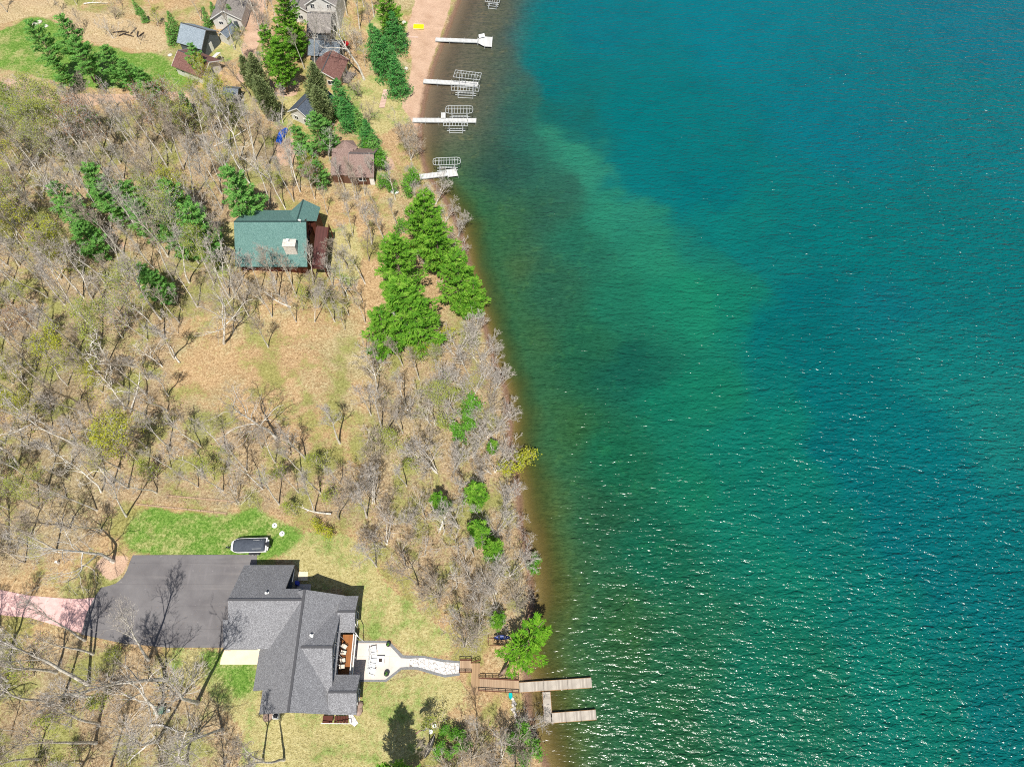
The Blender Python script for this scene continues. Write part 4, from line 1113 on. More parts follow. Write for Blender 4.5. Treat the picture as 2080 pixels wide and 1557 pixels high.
def green_cabin():
    z0 = hz(*P(560,545).xy)
    b = thing('green_roofed_cabin', (-45.6, 90, z0), 'dark cedar cabin with a big green shingle roof and pointed dormer in the woods', 'cabin')
    xl, xr, yr, rid = -52.4, -38.8, 90.5, z0+7.2
    se, ne = z0+2.5, z0+4.0; ys, yn = 83.5, 96.2
    r = MB(); r.slab([(xl,yr,rid),(xr,yr,rid),(xr,ys,se),(xl,ys,se)], .2); r.slab([(xl,yr,rid),(xl,yn,ne),(xr-1.2,yn,ne),(xr-1.2,yr,rid)], .2)
    r.build('roof', 'roof_green', b, True)
    c = MB(); c.bar((xl,yr,rid+.02),(xr,yr,rid+.02),.3,.05); c.build('ridge_cap', 'ridge_green', b, True)
    w = MB(); w.box(((xl+xr)/2,(ys+yn)/2,(z0-.5+se)/2),(xr-xl-1.0,yn-ys-1.6,se-z0+.5)); w.box(((xl+xr)/2,yn-1.8,(se+ne)/2-.2),(xr-xl-1.2,1.9,ne-se-.4))
    for xx, d in ((xl+.5,.12),(xr-.5,-.12)):
        w.add([(xx,ys+.8,se),(xx,yn-.8,ne),(xx,yr,rid-.2),(xx+d,ys+.8,se),(xx+d,yn-.8,ne),(xx+d,yr,rid-.2)], [(0,1,2),(5,4,3),(1,4,5,2),(2,5,3,0),(0,3,4,1)])
    w.build('wall', 'wall_red', b, True)
    # prow gable on the far lake corner
    A = Vector((*PX(616,405,z0+7.1), z0+7.1)); B = Vector((*PX(603,448,z0+7.1), z0+7.1)); zt = z0+4.3
    E1 = Vector((*PX(651,421,zt), zt)); E2 = Vector((*PX(643,449,zt), zt)); W1 = Vector((*PX(592,427,z0+5.2), z0+5.2)); W2 = Vector((*PX(583,447,z0+5.2), z0+5.2))
    t = MB(); t.slab([A,B,E2], .14); t.slab([A,E2,E1], .14); t.slab([A,W1,B], .14); t.slab([B,W1,W2], .14); tr = t.build('dormer_roof', 'roof_green', b, True)
    h = MB(); h.bar(A+Vector((0,0,.03)), B+Vector((0,0,.03)), .22, .05); h.build('ridge_cap', 'ridge_green', tr, True)
    t = MB(); c_ = (A+B+E1+E2+W1+W2)/6
    t.prism([(c_.x+(v.x-c_.x)*.82, c_.y+(v.y-c_.y)*.82) for v in (W2,W1,A,E1,E2)], z0-.3, z0+4.2); t.build('dormer_wall', 'wall_red', b, True)
    # pale chimney on the lake end of the south slope
    px, py = PX(590, 500, z0+5.3); m = MB(); m.box((px,py,z0+4.6),(2.2,1.5,3.2)); m.box((px,py,z0+6.25),(2.45,1.75,.14)); ch = m.build('chimney', 'rock', b, True)
    m = MB(); m.cyl((px-.2,py+.2,z0+6.3),(px-.2,py+.2,z0+6.85),.2,.2,10); m.box((px-.2,py+.2,z0+6.9),(.5,.5,.06)); m.build('flue', 'trim', ch, True)
    # lake deck with posts and railing
    zd = z0+2.4; pts = [PX(642,458,zd), PX(670,462,zd), PX(660,545,zd), PX(633,545,zd)]
    m = MB(); m.prism(pts, zd-.18, zd); dk = m.build('deck', 'deck_red', b, True)
    m = MB()
    for a, bb in ((pts[1],pts[2]),(pts[2],pts[3])):
        A, B = Vector((*a,zd)), Vector((*bb,zd)); m.bar(A+Vector((0,0,1)),B+Vector((0,0,1)),.1,.06); m.bar(A+Vector((0,0,.2)),B+Vector((0,0,.2)),.05,.05)
        k = int((B-A).length/1.3)
        for i in range(k+1): c = A.lerp(B,i/k); m.box(c+Vector((0,0,.5)),(.1,.1,1.0))
        k = int((B-A).length/.16)
        for i in range(k+1): c = A.lerp(B,i/k); m.box(c+Vector((0,0,.6)),(.03,.03,.8))
    m.build('railing', 'wall_red', b, True)
    m = MB()
    for a in pts: m.box((a[0],a[1],(z0-.5+zd-.2)/2),(.18,.18,zd-z0+.3))
    m.build('deck_post', 'wall_red', b, True)
    for yy in (86.5, 89.5, 92.5): win_part(b, (xr-.49,yy,z0+3.2), 1.8, 1.9, 'E', 2, 'wall_red')
    for xx in (-50,-46.5,-43): win_part(b, (xx,ys+.79,z0+1.3), 1.5, 1.2, 'S', 2, 'wall_red')
    m = MB(); m.cyl((xr-1.0,yr-.3,rid-.1),(xr-1.0,yr-.3,rid+.7),.04,.04,6)
    m.loft([[(xr-1.0+.32*k*math.cos(a), yr-.35-.12*(1-k*k), rid+.75+.32*k*math.sin(a)) for a in np.linspace(0,6.283,13)[:-1]] for k in (.05,.5,1)], caps=False); m.build('satellite_dish', 'trim', b, True)

def cabins():
    green_cabin()
    # brown cottage with wooden deck
    gable_house('tan_cottage', (666,131), 0, 6.8, 6.4, 2.7, 4.5, R(79), 'wall_tan', 'roof_brown', 'tan cottage with a brown shingle roof and a weathered deck, behind the twin spruces', 'cottage', .5, (('W',-1.4,1.5,1.7,1.2),('W',1.6,1.5,1.5,1.2),('S',0,1.5,1.5,1.2)), door=('S',2.2))
    a = [P(x, y) for x, y in ((683,168),(708,172),(724,152),(700,146))]; z = a[0].z+.55
    d = thing('timber_deck', a[0], 'weathered grey timber deck beside the tan cottage', 'deck')
    m = MB(); m.prism([tuple(p.xy) for p in a], z-.15, z); m.build('boards', 'deck_grey', d, True)
    m = MB()
    for i, j in ((0,1),(1,2)):
        A, B = a[i].copy(), a[j].copy(); A.z = B.z = z; m.bar(A+Vector((0,0,.95)),B+Vector((0,0,.95)),.1,.06); m.bar(A+Vector((0,0,.4)),B+Vector((0,0,.4)),.06,.06)
        for k in range(4): m.box(A.lerp(B,k/3)+Vector((0,0,.45)),(.09,.09,.95))
    m.build('railing', 'deck_grey', d, True)
    m = MB()
    for p in a: m.box((p.x,p.y,z-.5),(.15,.15,.8))
    m.build('post', 'deck_grey', d, True)
    gable_house('slate_cabin', (661,89), 0, 6.6, 5.4, 2.8, 4.6, R(-6), 'wall_slate', 'roof_slate', 'slate grey cabin with blue grey roof between the tan cottage and the pale house', 'cabin', .45, (('S',2.8,1.5,.9,1.1),('E',-1,1.5,1.2,1.1),('S',-1,1.5,1.3,1.1)), door=('E',1.2))
    gable_house('shingled_house', (651,36), 0, 4.8, 7.4, 3.8, 5.8, R(-3), 'wall_slate', 'roof_taupe', 'taupe roofed house below the white gable at the top of the picture', 'house', .45, (('S',-1.2,2.6,1.3,1.2),('E',-2,2.5,1.4,1.3),('E',2,2.5,1.4,1.3)), door=('E',0))
    gable_house('white_gable_house', (655,-24), 0, 9.0, 7.0, 6.2, 8.4, R(87), 'wall_white', 'roof_taupe', 'tall white gabled house with paired dark windows at the top edge', 'house', .4, (('W',-2,5.6,1.1,1.2),('W',2,5.6,1.1,1.2),('W',0,2.6,1.6,1.2)))
    gable_house('taupe_roofed_cabin', (612,4), 0, 5.6, 6.4, 2.6, 4.6, R(85), 'wall_white', 'roof_taupe', 'small taupe roofed cabin behind the tall bright pines at the top edge', 'cabin', .4, (('W',0,1.5,1.2,1.1),), door=('S',1))
    gable_house('white_garage', (464,6), 0, 8.5, 6.8, 2.9, 4.9, R(88), 'wall_white', 'roof_taupe', 'white walled garage with pale grey roof at the top edge above the barn', 'garage', .4, (('W',1.6,1.6,1.1,.9),), door=('W',-2))
    gable_house('grey_barn', (397,64), 0, 6.0, 6.4, 3.0, 5.4, R(-22), 'wall_slate', 'roof_barn', 'dark walled barn with pale blue grey roof beside the clearing', 'barn', .4, (('S',0,1.6,1.3,1.0),), door=('E',0))
    gable_house('brown_roofed_garage', (396,121), 0, 8.0, 5.8, 2.6, 4.2, R(-27), 'wall_white', 'roof_brown', 'white garage with a brown roof next to the barn, half hidden by a pine', 'garage', .5, (('S',-2,1.5,1.1,.8),), door=('E',0))
    p = P(441,128); g = thing('lean_to_screen', p, 'small white lean to beside the brown roofed garage', 'lean-to', None, R(-27))
    m = MB(); m.slab([(-.7,-1.5,1.5),(.7,-1.5,2.1),(.7,1.5,2.1),(-.7,1.5,1.5)],.08); m.build('roof', 'trim', g)
    m = MB()
    for x, y, hh in ((-.6,-1.4,1.45),(.6,-1.4,2.0),(-.6,1.4,1.45),(.6,1.4,2.0)): m.box((x,y,hh/2),(.1,.1,hh))
    m.build('post', 'trim', g)
    gable_house('white_shed', (461,60), 0, 3.6, 2.6, 2.0, 2.9, R(60), 'wall_white', 'roof_slate', 'small white shed between the white garage and the barn', 'shed', .25, (), door=('S',0))
    gable_house('grey_shed', (470,182), 0, 3.0, 2.6, 2.0, 2.8, R(-8), 'wall_slate', 'roof_slate', 'little grey shed hidden among yellow green budding trees', 'shed', .25, (), door=('S',0))
    gable_house('dark_roofed_cabin', (629,203), 0, 8.0, 5.6, 2.9, 4.8, R(62), 'wall_white', 'roof_dark', 'white cabin with dark blue grey roof behind the grey green cedar', 'cabin', .45, (('W',-1.2,1.5,1.2,1.1),('W',1.4,1.5,1.2,1.1),('S',1,1.5,1.2,1.1)), door=('S',-1.5))
    # weathered pink-brown cabin with a hexagon roofed room
    t = gable_house('pink_roofed_cabin', (736,321), 0, 4.2, 7.4, 2.7, 5.0, R(-1), 'wall_brown', 'roof_pink', 'cabin with faded reddish roof and hexagonal room near the shore', 'cabin', .5, (('E',0,1.6,1.6,1.2),('S',0,1.6,1.6,1.2)), door=('S',2))
    m = MB(); cx, cy, q, zt, ap = -3.9, 3.6, 2.4, 3.3, 5.2
    ring = [(cx+q*math.cos(a), cy+q*math.sin(a)) for a in np.linspace(0,2*math.pi,7)[:-1]]
    for i in range(6): m.slab([(cx,cy,ap),(*ring[i],zt),(*ring[(i+1)%6],zt)], .12)
    m.build('hexagon_roof', 'roof_pink', t)
    m = MB(); m.prism([(cx+(x-cx)*.86, cy+(y-cy)*.86) for x, y in ring], -.4, zt+.1); m.build('hexagon_wall', 'wall_brown', t)
    m = MB(); m.slab([(-6.6,2.4,4.2),(-2.2,2.4,4.2),(-2.2,-3.4,2.3),(-6.6,-3.4,2.3)], .14); m.build('lean_to_roof', 'roof_pink', t)
    m = MB(); m.box((-4.4,-.8,.85),(4.0,4.8,2.5)); m.build('lean_to_wall', 'wall_brown', t)

def shore_things():
    # yellow swim mat
    a = [P(x, y) for x, y in ((840,49.5),(861,51.5),(860.5,62),(839.5,59.5))]; c = sum(a, Vector())/4
    t = thing('swim_mat', c, 'bright yellow floating swim mat lying on the beach', 'swim mat')
    m = MB(); m.prism([tuple(p.xy) for p in a], c.z+.03, c.z+.2); m.build('mat', 'yellow', t, True, bevel=.05)
    m = MB()
    for p, q in ((a[0],a[1]),(a[3],a[2])): m.tube([(p.x,p.y,c.z+.2),(q.x,q.y,c.z+.2)],.05,6)
    m.build('side_strap', 'cushion', t, True)
    # red garden furniture
    p = P(785, 161); c = thing('red_bench', p, 'bright red garden bench at the end of the board walk under the spruce', 'bench', None, R(100))
    m = MB(); 
    for i in range(4): m.box((0,-.25+i*.15,.45),(1.5,.13,.04))
    m.build('seat','red',c); m = MB()
    for i in range(4): m.box((0,.36+i*.03,.58+i*.13),(1.5,.03,.11),0,0,R(-12))
    m.build('backrest','red',c)
    for sx in (-.65,.65):
        m = MB(); m.box((sx,0,.3),(.07,.6,.6)); m.build('leg','red',c)
        m = MB(); m.box((sx,0,.66),(.1,.7,.04)); m.build('armrest','red',c)
    p = P(704, 104); c = thing('red_umbrella', p, 'closed looking red patio umbrella beside the slate cabin', 'umbrella')
    m = MB(); m.cyl((0,0,0),(0,0,2.5),.03,.03,8); m.build('pole','dark_metal',c)
    m = MB(); rg = [(1.05*math.cos(a)*k,1.05*math.sin(a)*k) for k in (1,) for a in np.linspace(0,6.283,9)[:-1]]
    m.loft([[(x*k,y*k,2.05+(1-k)*.5) for x,y in rg] for k in (1,.5,.05)], caps=False); o = m.build('canopy','red',c); so = o.modifiers.new('thickness','SOLIDIFY'); so.thickness=.02
    m = MB(); m.cyl((0,0,0),(0,0,.1),.3,.28,14); m.build('base','dark_metal',c)
    # tarp over a wood pile
    tp = [P(x, y) for x, y in ((561,289),(566,272),(582,263),(586,266),(578,280),(571,292))]; c = sum(tp, Vector())/6
    t = thing('tarped_woodpile', c, 'wood pile under a crumpled bright blue tarp in the trees', 'tarp')
    rg = random.Random(5); rings = []
    for k, zz in ((1.05,.05),(1.0,.45),(.75,.8),(.4,.95),(.08,1.0)):
        ring = []
        for i in range(18):
            f = i/18*6; j = int(f); q = tp[j % 6].lerp(tp[(j+1) % 6], f-j); q = c + (q-c)*k*rg.uniform(.93,1.07); ring.append((q.x,q.y,c.z+zz*rg.uniform(.8,1.15)))
        rings.append(ring)
    m = MB(); m.loft(rings); m.build('tarp','blue',t,True)
    m = MB()
    for i in range(4): q = tp[1].lerp(tp[5], i/3); m.cyl((q.x-.5,q.y+.2,c.z+.12),(q.x+.6,q.y-.1,c.z+.12),.1,.1,8)
    m.build('log','bark_brown',t,True)
    # board walk
    bw = [(779,182),(790,182),(781,219.5),(769.5,219.5)]
    tag(drape('boardwalk', bw, 'walkway', .08, .5), kind='structure')
    tag(drape('stepping_pad', [(806,157),(822,159.5),(821,164),(806,161)], 'border', .05, .5), kind='structure')
    tag(drape('stepping_pad.001', [(826,73),(850,75),(849,78),(826,76)], 'walkway', .05, .5), kind='structure')
    # white overturned boat among trees and dock section ashore
    hull('rowing_boat', (791,387.5), (811,393.5), 1.2, .45, 'gelcoat', 'white rowing boat upside down among the shore trees', 'boat', upturned=True)
    hull('teal_kayak', (1036.5,1402), (1037.5,1420), .62, .3, 'teal', 'teal kayak lying below the foot of the brown stairs', 'kayak', upturned=True)
    # kayak rack
    p = P(1012, 1303); r = thing('kayak_rack', p, 'brown timber kayak rack under the leafy shore trees', 'rack', None, R(0))
    m = MB()
    for sx in (-1.5,0,1.2):
        m.box((sx,.5,.7),(.1,.1,1.4)); m.box((sx,-.5,.7),(.1,.1,1.4)); m.box((sx,0,1.1),(.1,1.2,.1)); m.box((sx,0,.45),(.1,1.2,.1))
    m.build('upright','railwood',r); m = MB(); m.box((-.15,.5,.3),(3.2,.08,.12)); m.box((-.15,-.5,.3),(3.2,.08,.12)); m.build('rail','railwood',r)
    k = hull('blue_kayak', (1004,1297), (1036,1297.5), .66, .3, 'kayakblue', 'dark blue kayak resting on the timber rack', 'kayak', z=p.z+1.17)
    # propane tank by the green cabin
    p = P(434, 459.5); t = thing('propane_tank', p, 'dark horizontal tank with pale end cap left of the green roofed cabin', 'tank', None, R(4))
    n = 14; rings = []
    for x, q in ((-1.5,.08),(-1.46,.3),(-1.3,.48),(-1.1,.52),(1.1,.52),(1.3,.48),(1.46,.3),(1.5,.08)): rings.append([(x,q*math.cos(a),.75+q*math.sin(a)) for a in np.linspace(0,6.283,n+1)[:-1]])
    m = MB(); m.loft(rings[::-1]); m.build('tank','tank',t,smooth=True)
    m = MB(); m.loft([[(x,q*math.cos(a),.75+q*math.sin(a)) for a in np.linspace(0,6.283,n+1)[:-1]] for x,q in ((1.12,.535),(1.32,.5),(1.48,.31),(1.52,.08))]); m.build('end_cap','trim',t,smooth=True)
    for sx in (-.8,.8):
        m = MB(); m.box((sx,0,.15),(.12,.7,.32)); m.build('leg','dark_metal',t)
    m = MB(); m.cyl((0,0,1.25),(0,0,1.45),.14,.14,10); m.build('valve_dome','trim',t)
    # pale rocks on the far lawn and along the beach
    for i, (px, py, r, lab) in enumerate(((73,50,.8,'pale rock at the top of the far green lawn, left of the pair'),(94,54,.6,'smaller pale rock at the top of the far green lawn, right of the pair'),(81,46,.7,'grey rock behind the pale pair on the far green lawn'),(821,47,.7,'white boulder in the brush above the yellow mat'),(825,140,.6,'grey boulder on the beach edge beside the lower spruce'),(821,90,.5,'small boulder at the brush edge below the yellow mat'),(346,113,.6,'small pale rock by the brown roofed garage'))):
        rock('rock', P(px, py), r, lab)
    # charred logs in the clearing
    rg = random.Random(9)
    for i, (px, py, an, L, lab) in enumerate(((243,66,10,3.2,'charred log at the left end of the burnt pile in the clearing'),(252,70,35,2.6,'charred log lying across the left of the burnt pile'),(262,73,-20,2.8,'charred log low in the middle of the burnt pile'),(272,64,70,2.4,'charred log upright looking at the centre top of the burnt pile'),(280,70,100,2.2,'charred log right of centre in the burnt pile'),(287,72,60,2.0,'charred log at the right end of the burnt pile'))):
        p = P(px, py); m = MB(); a = R(an); dx, dy = math.cos(a)*L/2, math.sin(a)*L/2
        m.cyl((-dx,-dy,.14),(0,.05,.17),.13,.15,9); m.cyl((0,.05,.17),(dx,dy,.15),.15,.1,9); m.cyl((dx*.3,dy*.3,.2),(dx*.3+.3,dy*.3+.5,.35),.05,.03,6)
        o = m.build('charred_log','charred'); o.location = p; tag(o, lab, 'log', 'charred logs in the clearing')
    for i, (a, b, lab) in enumerate((((276,1024),(462,1043),'long tan timber edging along the top of the boat lawn'),((340,1007),(478,1019),'shorter tan timber edging just above the boat lawn edging'))):
        A, B = P(*a), P(*b); t = thing('timber_edging', A, lab, 'edging', 'timber edgings above the boat lawn')
        for k in range(7):
            u, v = A.lerp(B, k/7), A.lerp(B, (k+.97)/7); m = MB(); m.bar((u.x,u.y,hz(u.x,u.y)+.1),(v.x,v.y,hz(v.x,v.y)+.1),.24,.24); m.build('timber','stairwood',t,True)
    for px, py in ((1041,1418),(1043,1424),(1042,1431),(1045,1437),(1044,1444),(1047,1451),(1041,1440),(1046,1428)):
        rock('bank_stone', P(px, py), .3, 'pale stone in the row along the bank below the teal kayak', 'rock', 'pale stones along the bank')
    # fallen white dead logs
    for (px, py, an, L, lab) in ((196,8,5,6,'grey fallen trunk lying at the top edge above the clearing'),(340,1478,-8,5,'grey fallen trunk in the wood below the transformer box'),(905,1050,70,5,'bleached fallen trunk beside the round green pine above the shore'),(300,1085,-4,0,'')):
        if L == 0: continue
        p = P(px, py); m = MB(); a = R(an); v = Vector((math.cos(a),math.sin(a),0))
        pts = [v*(L*(u-.5)) + Vector((0,.25*math.sin(u*5),.18)) for u in np.linspace(0,1,7)]
        for i in range(6): m.cyl(pts[i],pts[i+1],.17-.02*i,.17-.02*(i+1),8)
        for i in (2,3,4,5): m.cyl(pts[i],pts[i]+Vector((.5*(-1)**i*v.y+.4*v.x,.6*(-1)**i,.5)),.05,.02,6)
        o = m.build('fallen_trunk','birch'); o.location = p; tag(o, lab, 'fallen tree')
# ------------------------------------------------------------------ vegetation
def leaf_cloud(n, rx, rz, smin, smax, seed):
    rg = np.random.default_rng(seed)
    d = rg.normal(size=(n, 3)); d /= np.linalg.norm(d, axis=1)[:, None]; q = d * (rg.random((n, 1)) ** .45) * np.array([rx, rx, rz])
    return leaf_quads(q, rg, smin, smax)

def leaf_quads(c, rg, smin, smax, up=.4, aspect=.6, axis=None):
    n = len(c); a = rg.normal(size=(n, 3)) if axis is None else axis + rg.normal(size=(n, 3)) * .35
    a /= np.linalg.norm(a, axis=1)[:, None] + 1e-9
    nr = rg.normal(size=(n, 3)); nr[:, 2] = np.abs(nr[:, 2]) + up
    b = np.cross(nr, a); b /= np.linalg.norm(b, axis=1)[:, None] + 1e-9
    s = rg.uniform(smin, smax, (n, 1)); a = a * s; b = b * s * aspect
    V = np.stack([c - a - b * .6, c - a * .1 - b, c + a, c - a * .1 + b], 1).reshape(-1, 3)
    F = np.arange(n * 4).reshape(-1, 4)
    return V, F

class TB:
    """collects tapering tubes (numpy)"""
    def __init__(s): s.V = []; s.F = []; s.k = 0
    def tube(s, pts, rad, n):
        pts = np.asarray(pts, float); k = len(pts); rad = np.asarray(rad, float)
        t = np.gradient(pts, axis=0); t /= np.linalg.norm(t, axis=1)[:, None] + 1e-9
        ref = np.array([0, 0, 1.]) if abs(t[0, 2]) < .8 else np.array([1., 0, 0])
        u = np.cross(t, ref); u /= np.linalg.norm(u, axis=1)[:, None] + 1e-9; v = np.cross(t, u)
        an = np.arange(n) * 2 * math.pi / n
        ring = pts[:, None, :] + rad[:, None, None] * (np.cos(an)[None, :, None] * u[:, None, :] + np.sin(an)[None, :, None] * v[:, None, :])
        i = np.arange(k - 1)[:, None] * n; j = np.arange(n)[None, :]; j2 = (j + 1) % n
        F = np.stack([i + j, i + j2, i + n + j2, i + n + j], -1).reshape(-1, 4) + s.k
        s.V.append(ring.reshape(-1, 3)); s.F.append(F); s.k += k * n
    def get(s): return np.concatenate(s.V), np.concatenate(s.F)

def nrm(v): return v / (np.linalg.norm(v) + 1e-9)

def side_dir(d, ang, rg, az=None):
    ref = np.array([0, 0, 1.]) if abs(d[2]) < .9 else np.array([1., 0, 0])
    u = nrm(np.cross(d, ref)); v = np.cross(d, u); az = rg.uniform(0, 6.283) if az is None else az
    return nrm(d * math.cos(ang) + (u * math.cos(az) + v * math.sin(az)) * math.sin(ang))

def gen_bare(seed, Hh=18., r0=.22, fork=.4, limbs=11, spread=.55, levels=4, kids=(0,6,4,3), wob=.10, lean=0., trop=.06, twig=.02, buds=0, twigmat='twig', trunkmat='bark', leafmat=None, leafsize=(.065,.125), stems=1, limb_len=.36):
    rg = np.random.default_rng(seed); A = TB(); B = TB(); tips = []
    def grow(p, d, L, r, lev):
        n = 5 if lev <= 1 else (4 if lev == 2 else 3)
        pts = [p]; q = p
        for i in range(n):
            d = nrm(d + rg.normal(size=3) * wob * (1 + .5 * lev) + np.array([0, 0, trop]))
            q = q + d * L / n; pts.append(q)
        rad = np.linspace(r, max(r * .35, .006), n + 1)
        (A if (lev <= 2 and r > .04) else B).tube(pts, rad, 6 if lev <= 1 else (4 if lev == 2 else 3))
        if lev >= levels: tips.append(pts[-1]); tips.append(pts[1]); return
        nk = kids[lev] + int(rg.integers(-1, 2))
        for c in range(nk):
            f = rg.uniform(.22, 1.0); k = min(int(f * n), n - 1); pp = pts[k] + (pts[k + 1] - pts[k]) * (f * n - k)
            dd = side_dir(nrm(pts[k + 1] - pts[k]), rg.uniform(.36, .86), rg)
            grow(pp, dd, L * rg.uniform(.42, .68) * (1.15 - .45 * f), max(r * .5 * (1 - .5 * f), twig), lev + 1)
    for st in range(stems):
        n = 12; d = nrm(np.array([lean + rg.normal() * .05, rg.normal() * .05, 1.])) if stems == 1 else nrm(np.array([lean + rg.normal() * .33, rg.normal() * .33, 1.]))
        pts = [np.array([rg.normal() * .12 * (stems > 1), rg.normal() * .12 * (stems > 1), -.3])]; hs = Hh * (1 if st == 0 else rg.uniform(.65, .95)); top = hs * .93
        for i in range(n):
            d = nrm(d + rg.normal(size=3) * np.array([.07, .07, .02]) * (wob / .1)); pts.append(pts[-1] + d * top / n)
        rr = r0 * (1 if stems == 1 else .7)
        rad = rr * (1 - np.linspace(0, 1, n + 1) ** 1.1 * .88); rad[0] *= 1.35
        A.tube(pts, rad, 8)
        for l in range(limbs if stems == 1 else max(4, limbs // stems + 2)):
            f = fork + (1 - fork) * (l + rg.uniform(0, .8)) / limbs if stems == 1 else rg.uniform(fork, 1); f = min(f, .99); k = min(int(f * n), n - 1)
            pp = pts[k] + (pts[k + 1] - pts[k]) * (f * n - k)
            ang = spread * rg.uniform(.75, 1.3) * (1.15 - .4 * (f - fork) / (1 - fork))
            dd = side_dir(nrm(pts[k + 1] - pts[k]), ang, rg, l * 2.4 + rg.uniform(-.4, .4))
            grow(pp, dd, Hh * limb_len * rg.uniform(.7, 1.15) * (1.1 - .62 * (f - fork) / (1 - fork)), max(rad[k] * rg.uniform(.4, .62), twig * 2), 1)
    V1, F1 = A.get(); V2, F2 = B.get()
    tr = np_mesh('trunk', V1, F1, [trunkmat], smooth=True)
    mats = [twigmat]; mi = np.zeros(len(F2), int)
    if buds:
        t = np.array(tips); t = t[rg.integers(0, len(t), buds)] + rg.normal(size=(buds, 3)) * .3
        lv, lf = leaf_quads(t, rg, *leafsize)
        F2 = np.concatenate([F2, lf + len(V2)]); V2 = np.concatenate([V2, lv]); mats.append(leafmat); mi = np.concatenate([mi, np.ones(len(lf), int)])
    cr = np_mesh('crown', V2, F2, mats, mi)
    return tr, cr

def gen_pine(seed, Hh=17., r0=.24, base=.25, rmax=3.6, whorls=15, per=6, needles='needle_bright', shape='pine', droop=-.05, leafs=(.2,.42), dens=1.0, lean=0.):
    """conifer: whorled boughs carrying flat sprays of needle tufts"""
    rg = np.random.default_rng(seed); A = TB(); cs = []; ax = []; B = TB()
    n = 10; pts = [np.array([0, 0, -.3])]; d = nrm(np.array([lean, 0, 1.]))
    for i in range(n):
        d = nrm(d + rg.normal(size=3) * np.array([.025, .025, .01])); pts.append(pts[-1] + d * Hh / n)
    rad = r0 * (1 - np.linspace(0, 1, n + 1) * .93); A.tube(pts, rad, 8)
    for w in range(whorls):
        f = base + (1 - base) * ((w + rg.uniform(-.2, .2)) / whorls); f = min(max(f, base), .985); u = (f - base) / (1 - base)
        if shape == 'spruce': L0 = rmax * (1 - u) ** .85 + .22
        elif shape == 'cedar': L0 = rmax * (1 - u ** 1.8) * (.55 + .45 * min(1, u * 4)) + .15
        else: L0 = rmax * min(1, .62 + 1.5 * u) * (1 - u) ** .62 + .35
        k = min(int(f * n), n - 1); pp = pts[k] + (pts[k + 1] - pts[k]) * (f * n - k); a0 = rg.uniform(0, 6.283)
        for b in range(per):
            if rg.random() < (.10 if shape != 'pine' else .2): continue
            az = a0 + b * 6.283 / per + rg.normal() * .22; L = L0 * rg.uniform(.68, 1.18)
            el = (droop + .55 * u if shape == 'spruce' else (.9 if shape == 'cedar' else .04 + .42 * u)) + rg.normal() * .08
            h = np.array([math.cos(az), math.sin(az), 0]); m = 5; bp = [pp]
            for i in range(m):
                e = el + (.22 * (i / m) if shape != 'spruce' else -.10 + .3 * i / m); bp.append(bp[-1] + (h * math.cos(e) + np.array([0, 0, math.sin(e)])) * L / m)
            A.tube(bp, np.linspace(max(.018, r0 * .22 * (1 - u)), .01, m + 1), 4)
            side = np.array([-h[1], h[0], 0]); nt = max(3, int(L * 5.2 * dens))
            for q in range(nt):
                s = (q + rg.random()) / nt; s = .18 + .82 * s; kk = min(int(s * m), m - 1); c0 = bp[kk] + (bp[kk + 1] - bp[kk]) * (s * m - kk)
                wd = L * (.27 if shape == 'pine' else .34) * math.sin(min(1, (1.12 - s) * 1.5) * 1.57) * (1 if shape != 'cedar' else 1.2)
                for sg in (-1, 1):
                    off = rg.random() ** .7 * wd; c = c0 + side * sg * off + np.array([0, 0, rg.normal() * .07 + (.1 * off if shape == 'pine' else -.12 * off)]) + h * off * .35
                    m2 = 4 if shape == 'pine' else 2
                    for z in range(m2): cs.append(c + rg.normal(size=3) * (np.array([.13,.13,.05]) if shape == 'pine' else .09)); ax.append(h * .8 + side * sg * .6 + np.array([0, 0, .28 if shape == 'pine' else (.8 if shape == 'cedar' else -.1)]))
    t = pts[-1]
    for i in range(30): cs.append(t + np.array([rg.normal() * .1, rg.normal() * .1, -rg.random() * .7])); ax.append(np.array([rg.normal() * .4, rg.normal() * .4, 1]))
    lv, lf = leaf_quads(np.array(cs), rg, *leafs, up=.9, aspect=.24 if shape == 'pine' else .4, axis=np.array(ax))
    V, F = A.get(); tr = np_mesh('trunk', V, F, ['bark_pine'], smooth=True)
    return tr, np_mesh('crown', lv, lf, [needles])

